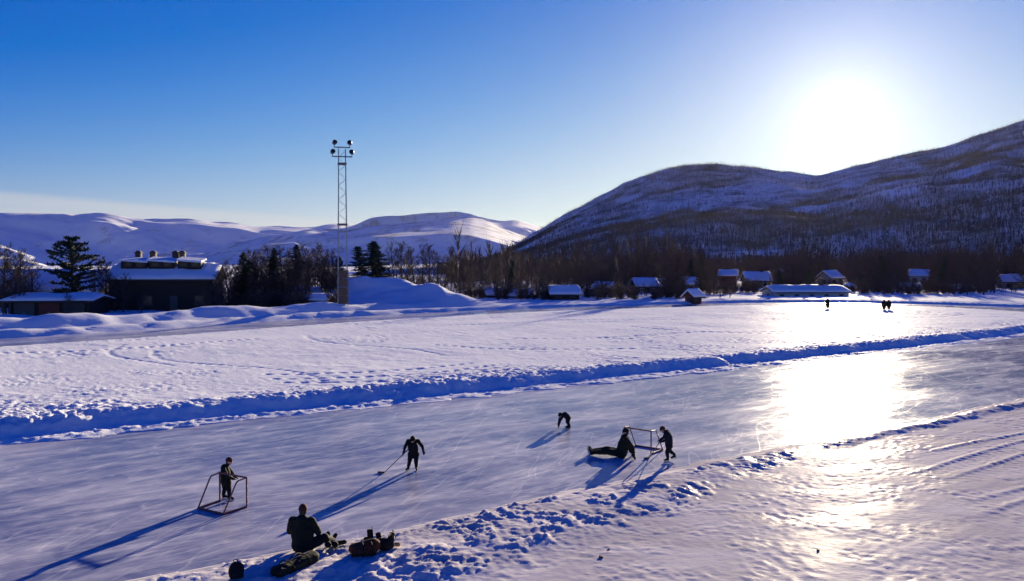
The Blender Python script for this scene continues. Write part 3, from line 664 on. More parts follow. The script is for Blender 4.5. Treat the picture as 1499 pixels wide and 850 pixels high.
# ------------------------------------------------------------------ trees
def limb(mb, p, d, L, r, n=5, bend=0.12, seg=4, tip=0.35):
    pts = [Vector(p)]; rs = [r]; d = Vector(d).normalized()
    for i in range(seg):
        d = (d + Vector((random.gauss(0, bend), random.gauss(0, bend), random.gauss(0.05, bend * .6)))).normalized()
        pts.append(pts[-1] + d * (L / seg)); rs.append(r * (1 - (1 - tip) * (i + 1) / seg))
    mb.tube(pts, rs, n, caps=False); return pts, rs, d
def bare_tree(seed, H, spread=0.30, nb=18):
    random.seed(seed); tr = MB(); cr = MB()
    pts, rs, d = limb(tr, (0, 0, -0.3), (0, 0, 1), H * 0.93, H * 0.016 + 0.04, 7, 0.05, 9, 0.12)
    for b in range(nb):
        u = 0.05 + 0.91 * (b + random.random()) / nb; k = u * 9; i = min(8, int(k)); p = pts[i].lerp(pts[i + 1], k - i)
        a = b * 2.4 + random.uniform(-.5, .5); up = random.uniform(0.7, 1.5)
        L = H * spread * (1.12 - u) ** 0.6 * random.uniform(.75, 1.2)
        bp, br, bd = limb(cr, p, (math.cos(a), math.sin(a), up), L, H * 0.0052 * (1.3 - u) + 0.012, 4, 0.14, 4)
        for c in range(6):
            q = random.uniform(0.25, 1.0) * 4; j = min(3, int(q)); p2 = bp[j].lerp(bp[j + 1], q - j)
            a2 = random.uniform(0, 6.28); d2 = (Vector((math.cos(a2), math.sin(a2), random.uniform(.1, 1.2))) + bd * 0.8)
            L2 = L * random.uniform(.30, .55); cp, c_, cd = limb(cr, p2, d2, L2, 0.022, 3, 0.15, 3)
            for e in range(8):
                q = random.uniform(0.15, 1.0) * 3; j = min(2, int(q)); p3 = cp[j].lerp(cp[j + 1], q - j)
                a3 = random.uniform(0, 6.28); d3 = Vector((math.cos(a3), math.sin(a3), random.uniform(-.2, 1.2))) + cd * 0.7; d3.normalize()
                L3 = L2 * random.uniform(.35, .8); o_ = d3.orthogonal().normalized() * 0.020
                o2 = d3.cross(o_).normalized() * 0.020
                t_ = p3 + d3 * L3
                cr.add([p3 + o_, p3 - o_ * .5 + o2, p3 - o_ * .5 - o2, t_], [(0, 1, 3), (1, 2, 3), (2, 0, 3)])
    return tr.mesh('bare_trunk', True), cr.mesh('bare_crown')
def conifer(seed, H, rad, base=0.12, taper=1.0, clumpy=False):
    random.seed(seed); tr = MB(); cr = MB()
    pts, rs, d = limb(tr, (0, 0, -0.3), (0, 0, 1), H * 0.98, H * 0.017 + 0.05, 7, 0.02, 8, 0.1)
    def tuft(p, d, L, n):
        for _ in range(n):
            q = p + d * random.uniform(0, L) ; v = Vector((random.gauss(0, 1), random.gauss(0, 1), random.gauss(0, .6))).normalized()
            s_ = random.uniform(.22, .50); w_ = v.orthogonal().normalized() * s_ * 0.22
            cr.add([q - w_, q + w_, q + v * s_], [(0, 1, 2)])
    nb = int(H * (9 if not clumpy else 6))
    for b in range(nb):
        u = base + (1 - base) * (b + random.random()) / nb; p = pts[min(7, int(u * 8))].lerp(pts[min(8, int(u * 8) + 1)], u * 8 - int(u * 8)) if u < 1 else pts[-1]
        a = b * 2.399 + random.uniform(-.4, .4)
        if clumpy: prof = math.sin(math.pi * min(1, (u - base) / (1 - base) * 0.86 + 0.12)) ** 0.7
        else: prof = (1 - (u - base) / (1 - base)) ** taper + 0.05
        L = rad * prof * random.uniform(.65, 1.15)
        d_ = Vector((math.cos(a), math.sin(a), random.uniform(-.35, .1) if not clumpy else random.uniform(-.1, .5)))
        bp, br, bd = limb(cr, p, d_, L, 0.05, 4, 0.08, 3)
        for i in range(3):
            n_ = int(10 + 14 * (i + 1) / 3) if not clumpy else int(14 + 48 * (i + 1) / 3)
            tuft(bp[i], (bp[i + 1] - bp[i]), 1.0, n_)
    return tr.mesh('conifer_trunk', True), cr.mesh('conifer_crown')
def shrub(seed):
    random.seed(seed); tr = MB(); cr = MB()
    for b in range(9):
        a = random.uniform(0, 6.28); p = (random.gauss(0, .25), random.gauss(0, .25), -.1)
        bp, br, bd = limb(tr, p, (math.cos(a) * .55, math.sin(a) * .55, 1.2), random.uniform(1.6, 2.9), .035, 4, .12, 4)
        for c in range(14):
            q = random.uniform(0.05, 1.0) * 4; j = min(3, int(q)); p2 = bp[j].lerp(bp[j + 1], q - j); a2 = random.uniform(0, 6.28)
            cp, c_, cd = limb(cr, p2, (math.cos(a2), math.sin(a2), random.uniform(.2, 1.3)), random.uniform(.4, 1.0), .016, 3, .15, 2)
            for e in range(8):
                j = random.randint(0, 1); p3 = cp[j].lerp(cp[j + 1], random.random()); d3 = Vector((random.gauss(0, 1), random.gauss(0, 1), random.uniform(0, 1.3))).normalized(); o_ = d3.orthogonal().normalized() * .02
                o2 = d3.cross(o_).normalized() * .02; cr.add([p3 + o_, p3 - o_ * .5 + o2, p3 - o_ * .5 - o2, p3 + d3 * random.uniform(.25, .6)], [(0, 1, 3), (1, 2, 3), (2, 0, 3)])
    return tr.mesh('shrub_stems', True), cr.mesh('shrub_crown')
PROTO = {}
def proto(key, pair, crown):
    for me, m in zip(pair, (M['bark'], crown)): me.materials.append(m)
    PROTO[key] = pair
for i in range(4): proto('bare%d' % i, bare_tree(40 + i, 10.0, 0.27 + 0.04 * (i % 2), 27 + 2 * i), M['twig'])
proto('spruce', conifer(71, 10, 2.3, 0.06, 0.75), M['needle']); proto('spruce2', conifer(72, 10, 2.6, 0.10, 0.6), M['needle'])
proto('pine', conifer(73, 10, 3.4, 0.22, clumpy=True), M['needle'])
for i in range(2): proto('shrub%d' % i, shrub(90 + i), M['twig'])
random.seed(99)
def tree(name, key, x, y, H, label, group, z=None, wide=1.0):
    root = empty(name, (x, y, gz(x, y) if z is None else z), random.uniform(0, 6.28)); tag(root, label, 'bush' if 'shrub' in key else 'tree', group)
    k = H / 10.0
    for pn_, me in zip(('stems' if 'shrub' in key else 'trunk', 'crown'), PROTO[key]):
        o = bpy.data.objects.new(pn_, me); COL.objects.link(o); o.parent = root
    root.scale = (k * wide, k * wide, k); return root
def tree_px(name, key, px, top, Y, label, group, wide=1.0):
    x = (px - CX) / F * Y; z = gz(x, Y); ztop = CAMH + (YH - top) / F * Y
    return tree(name, key, x, Y, max(2.5, ztop - z), label, group, z, wide)
LM = [(763, 'the small grey outbuilding'), (797, 'the narrow pale shed'), (825, 'the dark cottage with smooth blue roof'), (943, 'the dark house with bright blue roof'), (1015, 'the tiny red hut on the bank'),
      (1107, 'the ochre house with lilac roof'), (1178, 'the long pale hall'), (1243, 'the little grey shed'), (1330, 'the small dark cabin'), (1400, 'the long red shed'), (1440, 'the dark house at the road bend')]
def edge_label(kind, px, H, wood):
    n, lm = min((abs(px - q), t_) for q, t_ in LM)
    size = 'tall' if H > 8.2 else 'low' if H < 5.2 else 'middling'
    if px < 735: where = 'at the wood end next to the snow heap'
    elif px > 1470: where = 'past the dark house at the road bend'
    elif n < 18: where = 'right by ' + lm
    else:
        lo = [t_ for q, t_ in LM if q <= px]; hi = [t_ for q, t_ in LM if q > px]
        where = 'in the gap between %s and %s' % (lo[-1].replace('the ', '', 1), hi[0].replace('the ', '', 1)) if lo and hi else 'along ' + lm
    w_ = (size + ' ' + kind + ' ' + where).split()
    return ' '.join(w_[:16])
tree_px('pine_tree', 'pine', 106, 343, 113, 'tall rounded dark pine tree standing over the garage', None, 1.15)
tree_px('spruce_tree', 'spruce2', 545, 350, 142, 'broad dark spruce standing behind the snow heap', None, 1.7)
for px, top, Y in ((533, 356, 145), (560, 354, 147)):
    tree_px('spruce_tree', 'spruce', px, top, Y, 'dark spruce crowded against the broad one behind the snow heap', 'spruces behind the snow heap', 1.5)
# dark tree belt between the big house and the mast
k = 0; g2_ = random.Random(4)
for px, top, Y in [(338, 392, 121), (352, 372, 124), (362, 378, 122), (374, 360, 128), (385, 372, 123), (394, 356, 131), (404, 368, 126), (414, 352, 133), (424, 362, 127), (433, 355, 136), (443, 350, 131), (452, 364, 128), (461, 353, 138), (470, 358, 130), (480, 350, 140), (489, 362, 134), (498, 372, 141), (378, 384, 120), (410, 380, 121), (436, 382, 122), (395, 388, 119), (344, 380, 127), (368, 368, 130), (400, 360, 136), (420, 372, 124), (448, 372, 125), (428, 366, 140), (456, 358, 142), (475, 370, 128), (484, 378, 126), (358, 390, 118), (366, 395, 117), (386, 392, 117), (440, 395, 118), (425, 398, 118), (341, 374, 132), (349, 388, 120), (356, 366, 134), (371, 376, 126), (381, 364, 135), (390, 378, 121), (407, 374, 129), (417, 386, 121), (430, 376, 128), (439, 366, 137), (446, 384, 121), (453, 376, 130), (465, 372, 134), (474, 382, 129), (482, 366, 137), (491, 378, 131), (399, 372, 125), (363, 358, 137)]:
    key = ['bare0', 'bare1', 'spruce2', 'bare2', 'bare3', 'bare1', 'bare0'][k % 7]; k += 1
    con = key.startswith('spruce')
    lab = ('tall ' if top < 362 else 'low ' if top > 380 else 'middling ') + ('dark spruce ' if con else 'bare tree ') + ('close to the gable of the big dark house' if px < 372 else 'standing near the hut and the lamp mast' if px > 445 else 'in the middle of the belt between big house and mast')
    tree_px('spruce_tree' if con else 'birch_tree', key, px, top, Y, lab, 'belt: ' + lab, 1.0)
for i in range(34):
    px = 332 + i * 5.0 + g2_.uniform(-3, 3); Y = g2_.uniform(112, 122); x = (px - CX) / F * Y
    if 452 < px < 486: Y += 8
    lab = 'leafless bush under the trees ' + ('close to the gable of the big dark house' if px < 372 else 'near the hut and the lamp mast' if px > 445 else 'of the belt between big house and mast')
    tree('bush', 'shrub%d' % (i % 2), x, Y, g2_.uniform(5.5, 11), lab, 'belt bushes: ' + lab)
for px, top, Y in [(577, 352, 146), (588, 345, 150), (598, 362, 144), (607, 352, 148), (618, 356, 146), (628, 348, 151), (640, 366, 146), (649, 352, 152), (660, 380, 150), (672, 386, 150)]:
    tree_px('birch_tree', 'bare%d' % (k % 4), px, top, Y, ('tall' if top < 353 else 'small' if top > 364 else 'slender') + ' bare tree ' + ('beside the broad spruce' if px < 600 else 'apart at the low end' if px > 655 else 'in the row') + ' behind the snow heap', 'bare trees behind the snow heap', 0.9); k += 1
for px, top, Y in [(4, 352, 112), (18, 358, 118), (32, 362, 116), (46, 372, 119), (150, 372, 124), (165, 378, 121), (172, 384, 119), (-14, 350, 116), (158, 380, 112), (168, 388, 111), (180, 398, 110), (326, 388, 112), (318, 402, 110), (334, 380, 115), (140, 392, 110), (28, 385, 104), (8, 380, 105), (206, 424, 108), (300, 420, 108)]:
    tree_px('birch_tree', 'bare%d' % (k % 4), px, top, Y, 'bare bushy tree at the belt side corner of the big dark house' if px > 310 else 'small bare tree in front of the big dark house wall' if px > 200 else 'bare bushy tree between the pine and the big dark house' if px > 120 else 'bare bushy tree rising behind the end of the long house', 'bare trees round the long house', 1.1); k += 1
tree_px('birch_tree', 'bare1', 100, 422, 102, 'little bare tree in front of the garage roof', None, 1.0)
# wood edge along the far bank to the hill foot
for i in range(150):
    px = 668 + i * 5.7 + g2_.uniform(-5, 5); Y = g2_.uniform(156, 225) + (14 if px > 1100 else 0)
    blk = [h for h in HPOS if h[3] in KEY and abs(px - h[3]) < h[2] * 0.62 * F / h[1] + 5 and Y < h[1] + 5]
    if blk and g2_.random() < 0.45: continue
    top = g2_.choice((g2_.uniform(368, 392), g2_.uniform(384, 410))) - (10 if g2_.random() < .2 else 0) - (12 if px > 1400 and g2_.random() < .5 else 0)
    con = g2_.random() < 0.22
    if blk: top = max(h[4] for h in blk) + g2_.uniform(5, 12); con = False
    if (YH - top) / F * Y + CAMH < 1.2: continue
    Ht = (YH - top) / F * Y + CAMH; lab = edge_label('dark spruce' if con else 'bare tree', px, Ht, 0)
    tree_px('spruce_tree' if con else 'birch_tree', ['spruce', 'spruce2'][i % 2] if con else 'bare%d' % (i % 4), px, top, Y, lab, 'trees: ' + lab, 0.9 if con else 1.15)
for i in range(120):
    px = 682 + i * 6.4 + g2_.uniform(-4, 4)
    if any(h[3] in KEY and abs(px - h[3]) < h[2] * 0.4 * F / h[1] and h[1] < 200 for h in HPOS): continue
    px = px; Y = g2_.uniform(149, 164) if px < 1010 else g2_.uniform(176, 196)
    if 1112 < px < 1245: continue
    hb_ = g2_.uniform(1.6, 3.4); x = (px - CX) / F * Y; lab = edge_label('bare bush', px, 6, 0).replace('middling ', 'leafless ' if hb_ > 2.5 else 'low ')
    tree('bush', 'shrub%d' % (i % 2), x, Y, hb_ * 3.6, lab, 'bushes: ' + lab)
# the wood behind the edge reads as one mass
n_ = 13000; a_ = g.uniform(math.atan((655 - CX) / F), math.atan((1750 - CX) / F), n_); r_ = g.uniform(162 ** 1.4, 700 ** 1.4, n_) ** (1 / 1.4); bx_, by_ = r_ * np.sin(a_), r_ * np.cos(a_)
keep = g.uniform(0, 1, n_) < np.clip((fbm(bx_ / 45, by_ / 45, 3, 401) - 0.36) * 5, 0.12, 1)
pxs = CX + F * bx_ / by_; keep &= ~((pxs > 1005) & (by_ < 192))
hh_ = g.uniform(4, 13.5, n_) * (0.65 + 0.7 * fbm(bx_ / 25, by_ / 25, 2, 405))
for (hx_, hy_, hw_, hpx, hpy) in HPOS:
    ahead = (np.abs(pxs - hpx) < hw_ * 0.66 / hy_ * F + 5) & (by_ < hy_ + 6) & ((hpx in KEY) | (by_ > hy_ - 14))
    hh_ = np.where(ahead, np.minimum(hh_, CAMH - (hpy + 7 - YH) / F * by_), hh_); keep &= ~(ahead & (by_ > hy_ - 8))
keep &= hh_ > 1.0; hh_ = hh_[keep]
bx_, by_, r_ = bx_[keep], by_[keep], r_[keep]
bz_ = np.where(r_ > 418, hill_z(bx_, by_), 0.0) - 0.2
nr_ = r_ < 270
tag(wood_mesh('near_valley_wood', bx_[nr_], by_[nr_], bz_[nr_], hh_[nr_], 80, 0.30, M['twig'], tw=0.040, seed=8), 'dark bare wood just behind the far snow bank', 'wood')
fr_ = ~nr_
tag(wood_mesh('valley_wood', bx_[fr_], by_[fr_], bz_[fr_], hh_[fr_], 36, 0.30, M['twig'], tw=0.085, seed=9), 'dark bare wood filling the hill foot between the houses', 'wood')

# ------------------------------------------------------------------ lamp mast
P = at(502, 458); mz = hs1(outer_h, P.x, P.y)
mast = empty('floodlight_mast', (P.x, P.y, mz), R(14)); tag(mast, 'tall lattice floodlight mast with four lamps on two crossarms beyond the far track', 'floodlight')
MH = CAMH + (YH - 212) / F * P.y - mz; wb, wt = 0.62, 0.44
def mw(z): return wb + (wt - wb) * z / MH
for sx in (-1, 1):
    for sy in (-1, 1):
        mb = MB(); mb.tube([(sx * wb, sy * wb, -0.4), (sx * wt, sy * wt, MH - 0.6)], 0.055, 6); mb.build('leg', M['steel'], mast)
mb = MB(); nz = 22
for i in range(nz):
    z0, z1 = MH * 0.96 * i / nz, MH * 0.96 * (i + 1) / nz; a0, a1 = mw(z0), mw(z1); f_ = 1 if i % 2 else -1
    for (A_, B_) in (((-f_, -1), (f_, -1)), ((-f_, 1), (f_, 1)), ((-1, -f_), (-1, f_)), ((1, -f_), (1, f_))):
        mb.tube([(A_[0] * a0, A_[1] * a0, z0), (B_[0] * a1, B_[1] * a1, z1)], 0.018, 4)
mb.build('lattice_bracing', M['steel'], mast)
for z_ in (MH * 0.5, MH - 2.55):
    mb = MB(); k = mw(z_) + 0.06
    mb.box((0, -k, z_), (2 * k + .1, 0.1, 0.22)); mb.box((0, k, z_), (2 * k + .1, 0.1, 0.22)); mb.box((-k, 0, z_), (0.1, 2 * k - .12, 0.22)); mb.box((k, 0, z_), (0.1, 2 * k - .12, 0.22))
    mb.build('ring_frame', M['steel_dark'], mast)
mb = MB()
for i in range(4):
    mb.box((0, -wb - 0.05, 0.6 + i * 1.12), (1.18, 0.05, 1.06)); mb.box((wb + 0.08, 0, 0.6 + i * 1.12), (0.05, 1.18, 1.06))
mb.build('guard_panel', M['panel'], mast)
for z_, ox in ((MH - 1.65, 1.25), (MH - 0.45, 1.0)):
    mb = MB(); mb.box((0, -wt - 0.02, z_), (2 * ox, 0.12, 0.14)); mb.build('crossarm', M['steel_dark'], mast)
    for sx in (-1, 1):
        lm = MB(); rot = Matrix.Rotation(R(-22), 3, 'X') @ Matrix.Rotation(R(sx * -18), 3, 'Z')
        lm.tube([rot @ Vector((0, -0.30, 0)), rot @ Vector((0, -0.22, 0)), rot @ Vector((0, 0.12, 0)), rot @ Vector((0, 0.32, 0))], [0.31, 0.32, 0.27, 0.14], 14)
        lo = lm.build('floodlight', M['steel_dark'], mast, loc=(sx * ox, -wt - 0.15, z_ + 0.55))
        gl = MB(); gl.tube([rot @ Vector((0, -0.325, 0)), rot @ Vector((0, -0.302, 0))], 0.28, 14); gl.build('lens', M['glass'], lo)
        br = MB(); br.box((0, 0.12, -0.36), (0.08, 0.08, 0.5)); br.build('bracket', M['steel_dark'], lo)

# ------------------------------------------------------------------ people
def remesh(mb, vox, smooth=4, factor=0.5):
    me = mb.mesh('tmp'); o = bpy.data.objects.new('tmp', me); COL.objects.link(o)
    md = o.modifiers.new('r', 'REMESH'); md.mode = 'VOXEL'; md.voxel_size = vox
    if smooth: m2 = o.modifiers.new('s', 'SMOOTH'); m2.factor = factor; m2.iterations = smooth
    dg = bpy.context.evaluated_depsgraph_get(); dg.update()
    res = bpy.data.meshes.new_from_object(o.evaluated_get(dg)); bpy.data.objects.remove(o); bpy.data.meshes.remove(me)
    res.polygons.foreach_set('use_smooth', np.full(len(res.polygons), True)); return res
def cap(mb, p0, r0, p1, r1):
    p0, p1 = Vector(p0), Vector(p1)
    mb.ell(p0, (r0,) * 3, nu=12, nv=8); mb.ell(p1, (r1,) * 3, nu=12, nv=8)
    if (p1 - p0).length > 1e-4: mb.tube([p0, p1], [r0, r1], 12)
SKATE = {}
def skate_meshes():
    mb = MB(); cap(mb, (0, -0.06, 0.16), 0.052, (0, -0.05, 0.24), 0.056); cap(mb, (0, -0.07, 0.10), 0.045, (0, 0.12, 0.085), 0.040); cap(mb, (0, -0.04, 0.15), 0.045, (0, 0.08, 0.10), 0.040)
    boot = remesh(mb, 0.012, 3)
    bl = MB(); bl.box((0, 0.02, 0.018), (0.006, 0.30, 0.034))
    for y in (-0.07, 0.10): bl.box((0, y, 0.05), (0.018, 0.05, 0.04))
    return boot, bl.mesh('blade')
SKATE['boot'], SKATE['blade'] = skate_meshes()
SKATE['boot'].materials.append(M['boot']); SKATE['blade'].materials.append(M['blade'])
def person(label, loc, J, look, mats, s=0.72, group=None, skates=True, hat='maroon_cloth', vox=0.011, suit=1.24):
    """J: joints in metres, world-aligned, relative to loc. mats: jacket, trousers, gloves"""
    root = empty('person', loc); tag(root, label, 'person', group)
    J = {k: Vector(v) for k, v in J.items()}; q = s * suit; mb = MB(); seg = []
    def c(a, ra, b, rb, kind): cap(mb, a, ra, b, rb); seg.append((Vector(a), Vector(b), (ra + rb) / 2, kind))
    hl, hr_, ch = J['hl'], J['hr'], J['chest']; pel = (hl + hr_) / 2; sl_, sr_ = J['sl'], J['sr']; nk = (sl_ + sr_) / 2
    c(hl, .125 * q, hr_, .125 * q, 1); c(pel, .155 * q, ch, .165 * q, 0); c(ch, .165 * q, nk, .12 * q, 0); c(sl_, .078 * q, sr_, .078 * q, 0)
    sd = (sr_ - sl_).normalized()
    c(ch - sd * .07 * q, .13 * q, pel - sd * .05 * q, .13 * q, 0); c(ch + sd * .07 * q, .13 * q, pel + sd * .05 * q, .13 * q, 0)
    hd = J['head']; L = Vector(look).normalized()
    hs_ = 0.5 + 0.5 * s                                        # children have larger heads
    hs_ = max(hs_, s)
    upv = (hd - nk).normalized(); upv = (upv * 0.5 + Vector((0, 0, 1)) * 0.5).normalized(); side = L.cross(upv).normalized(); upv = side.cross(L).normalized()
    rot = Matrix((side, L, upv)).transposed()
    c(nk, .075 * q, hd - upv * .075 * hs_, .062 * hs_, 0)
    mb.ell(hd + L * 0.0, (.076 * hs_, .094 * hs_, .112 * hs_), rot); mb.ell(hd + L * .032 * hs_ - upv * .055 * hs_, (.055 * hs_, .06 * hs_, .06 * hs_), rot)
    cap(mb, hd + L * .092 * hs_ + upv * .005 * hs_, .013 * hs_, hd + L * .112 * hs_ - upv * .028 * hs_, .017 * hs_)      # nose
    cap(mb, hd + L * .078 * hs_ - upv * .062 * hs_ - side * .018, .011 * hs_, hd + L * .078 * hs_ - upv * .062 * hs_ + side * .018, .011 * hs_)   # mouth
    for k in (-1, 1): mb.ell(hd + side * k * .080 * hs_ - upv * .012 * hs_, (.014 * hs_, .026 * hs_, .036 * hs_), rot)
    seg.append((hd, hd, .11 * hs_, 2))
    for a, e, w, h in (('sl', 'el', 'wl', 'hdl'), ('sr', 'er', 'wr', 'hdr')):
        c(J[a], .076 * q, J[e], .060 * q, 0); c(J[e], .060 * q, J[w], .046 * q, 0)
        D = J[h].normalized(); pn_ = (J[w] - J[e]).normalized(); sdv = D.cross(Vector((0, 0, 1)))
        if sdv.length < .2: sdv = D.cross(Vector((0, 1, 0)))
        sdv.normalize(); nv = sdv.cross(D).normalized()
        if nv.z > 0: nv = -nv
        pc = J[w] + D * .055 * s
        cap(mb, J[w] + D * .01, .040 * s, pc - sdv * .012 * s, .036 * s); cap(mb, pc - sdv * .03 * s, .026 * s, pc + sdv * .03 * s, .026 * s)
        seg.append((J[w] + D * .02 * s, J[w] + D * .16 * s, .05 * s, 3))
        for i, (o_, l_) in enumerate(((-.042, .07), (-.014, .085), (.014, .08), (.042, .06))):
            b0 = pc + sdv * o_ * s + D * .03 * s; b1 = b0 + (D + nv * .35).normalized() * l_ * .55 * s; b2 = b1 + (D * .5 + nv).normalized() * l_ * .5 * s
            cap(mb, b0, .013 * s, b1, .0125 * s); cap(mb, b1, .0125 * s, b2, .011 * s)
        t0 = J[w] + D * .03 * s - sdv * .04 * s; t1 = t0 + (D * .6 - sdv).normalized() * .045 * s; cap(mb, t0, .016 * s, t1, .014 * s); cap(mb, t1, .014 * s, t1 + (D + nv * .4).normalized() * .035 * s, .012 * s)
    for a, e, w, t_ in (('hl', 'kl', 'al', 'tl'), ('hr', 'kr', 'ar', 'tr')):
        c(J[a], .112 * q, J[e], .080 * q, 1); c(J[e], .080 * q, J[w], .060 * q, 1)
        if not skates:
            T = J[t_].normalized(); c(J[w] - Vector((0, 0, .0)), .052 * s, J[w] + T * .15 * s, .042 * s, 4); c(J[w], .055 * s, J[w] - T * .03 * s, .05 * s, 4)
    me = remesh(mb, vox, 3)
    n = len(me.polygons); ctr = np.zeros(n * 3, np.float32); me.polygons.foreach_get('center', ctr); ctr = ctr.reshape(-1, 3)
    best = np.full(n, 1e9); idx = np.zeros(n, np.int32)
    for a, b, r, kind in seg:
        a_ = np.array(a); ab = np.array(b) - a_; l2 = max(1e-9, float(ab @ ab)); u = np.clip(((ctr - a_) @ ab) / l2, 0, 1)
        dd = np.linalg.norm(ctr - a_ - u[:, None] * ab, axis=1) - r; m_ = dd < best; best[m_] = dd[m_]; idx[m_] = kind
    # folds in the cloth
    nv_ = len(me.vertices); co = np.zeros(nv_ * 3, np.float32); me.vertices.foreach_get('co', co); co = co.reshape(-1, 3)
    no_ = np.zeros(nv_ * 3, np.float32); me.vertices.foreach_get('normal', no_); no_ = no_.reshape(-1, 3)
    far_head = np.linalg.norm(co - np.array(hd), axis=1) > .15 * hs_
    amp = (fbm(co[:, 0] * 14 + co[:, 1] * 7, co[:, 2] * 22, 2, 9) - .5) * .018 * s * far_head
    me.vertices.foreach_set('co', (co + no_ * amp[:, None]).astype(np.float32).ravel())
    for mm in (M[mats[0]], M[mats[1]], M['skin'], M[mats[2]], M['boot']): me.materials.append(mm)
    me.polygons.foreach_set('material_index', idx); me.update()
    link_mesh('body', me, None, root)
    for k in (-1, 1):
        em = MB(); em.ell(hd + L * .088 * hs_ + side * k * .030 * hs_ + upv * .012 * hs_, (.011 * hs_,) * 3, nu=8, nv=6); em.build('eye', M['eye'], root, True)
    hr2 = MB(); hr2.ell(hd - L * .030 * hs_ - upv * .035 * hs_, (.084 * hs_, .080 * hs_, .095 * hs_), rot); hr2.build('hair', M['bark'], root, True)
    if hat:
        hm = MB(); nu, nv2 = 16, 7; vs = []; fs = []
        for j in range(nv2 + 1):
            th = R(100) * j / nv2; rr_ = 1.16 if j < nv2 - 1 else 1.24
            for i in range(nu):
                ph = 2 * math.pi * i / nu
                v = Vector((.078 * math.sin(th) * math.cos(ph), .096 * math.sin(th) * math.sin(ph), .100 * math.cos(th) ** (1 if math.cos(th) < 0 else .8))) * hs_ * rr_
                vs.append(hd + rot @ (v - Vector((0, .018 * hs_, 0))) + upv * .012 * hs_)
        for j in range(nv2):
            for i in range(nu):
                a, b = j * nu + i, j * nu + (i + 1) % nu; fs.append((a, a + nu, b + nu, b))
        hm.add(vs, fs)
        hm.build('knit_hat', M[hat], root, True)
    if skates:
        for a, t_ in (('al', 'tl'), ('ar', 'tr')):
            T = J[t_].normalized(); ks = s / 0.95; o = bpy.data.objects.new('skate', SKATE['boot']); COL.objects.link(o); o.parent = root
            yv = T; xv = yv.cross(Vector((0, 0, 1)));
            if xv.length < .1: xv = Vector((1, 0, 0))
            xv.normalize(); zv = xv.cross(yv).normalized()
            mt = Matrix((xv, yv, zv)).transposed().to_4x4(); o.matrix_local = Matrix.Translation(J[a] - (mt.to_3x3() @ Vector((0, -0.05, 0.20))) * ks) @ mt @ Matrix.Scale(ks, 4)
            b = bpy.data.objects.new('blade', SKATE['blade']); COL.objects.link(b); b.parent = o
    return root
def hockey_stick(label, hand, heel, bdir, along=0.25):
    hand, heel = Vector(hand), Vector(heel); root = empty('hockey_stick', heel); tag(root, label, 'hockey stick', 'hockey sticks')
    top = hand + (hand - heel).normalized() * along - heel
    mb = MB(); mb.tube([Vector((0, 0, 0.01)), top], 0.014, 6); mb.build('shaft', M['wood'], root)
    b = Vector(bdir).normalized(); bl = MB(); r_ = Matrix((b, b.cross(Vector((0, 0, 1))), Vector((0, 0, 1)))).transposed()
    bl.box(r_ @ Vector((.09, 0, .028)), (.21, .018, .05), rot=r_); bl.build('blade', M['tape'], root)
    gp = MB(); gp.tube([top - (top.normalized() * .2), top + top.normalized() * .005], 0.017, 6); gp.build('grip_tape', M['tape'], root)

# goalkeeper standing in the left goal
P = at(331, 731.5)
person('child in dark green suit and brown hat standing inside the nearer goal', P, dict(
    hl=(-.07, .05, .50), hr=(.06, -.04, .50), chest=(-.01, 0, .74), sl=(-.05, .14, .88), sr=(-.02, -.14, .88), head=(.10, 0, 1.05),
    el=(.10, .17, .70), wl=(.22, .08, .60), er=(.09, -.16, .68), wr=(.22, -.06, .58), hdl=(1, -.4, -.2), hdr=(1, .4, -.2),
    kl=(-.05, .06, .29), kr=(.10, -.05, .29), al=(-.09, .07, .14), ar=(.10, -.05, .14), tl=(1, .2, 0), tr=(1, -.2, 0)), (1, -.25, -.25),
    ('green_cloth', 'black_cloth', 'black_cloth'), s=.66)
# skater with the stick
P = at(605, 689)
person('child in black suit leaning over an outstretched hockey stick', P, dict(
    hl=(-.08, .04, .50), hr=(.09, .04, .50), chest=(.0, -.02, .76), sl=(-.15, -.06, .93), sr=(.16, -.05, .93), head=(.00, -.16, 1.00),
    el=(-.24, -.10, .76), wl=(-.27, -.16, .60), er=(.29, -.06, .76), wr=(.33, -.12, .62), hdl=(-.5, -.5, -.8), hdr=(.2, -.4, -1),
    kl=(-.11, -.03, .30), kr=(.09, -.03, .29), al=(-.15, .02, .14), ar=(.09, .0, .14), tl=(-.5, -.85, 0), tr=(.25, -1, 0)), (-.25, -1, -.75),
    ('black_cloth', 'black_cloth', 'black_cloth'), s=.66, hat='black_cloth')
hb = at(562, 692.5); hockey_stick('hockey stick held out one handed by the leaning child in black', P + Vector((-.30, -.20, .54)), hb, (-1, .15, 0))
# small child bent over with hands on the ice
P = at(829, 627)
person('small child in dark suit bent double touching the ice with both hands', P, dict(
    hl=(.06, .08, .42), hr=(.08, -.08, .42), chest=(-.05, 0, .53), sl=(-.17, .13, .52), sr=(-.15, -.13, .50), head=(-.24, -.02, .52),
    el=(-.26, .15, .32), wl=(-.31, .12, .14), er=(-.26, -.14, .30), wr=(-.30, -.12, .12), hdl=(-.3, 0, -1), hdr=(-.3, 0, -1),
    kl=(.03, .09, .26), kr=(.06, -.09, .26), al=(.09, .09, .127), ar=(.12, -.10, .127), tl=(-1, .1, 0), tr=(-1, -.1, 0)), (-1, -.1, -.6),
    ('charcoal_cloth', 'black_cloth', 'black_cloth'), s=.60, hat='black_cloth')
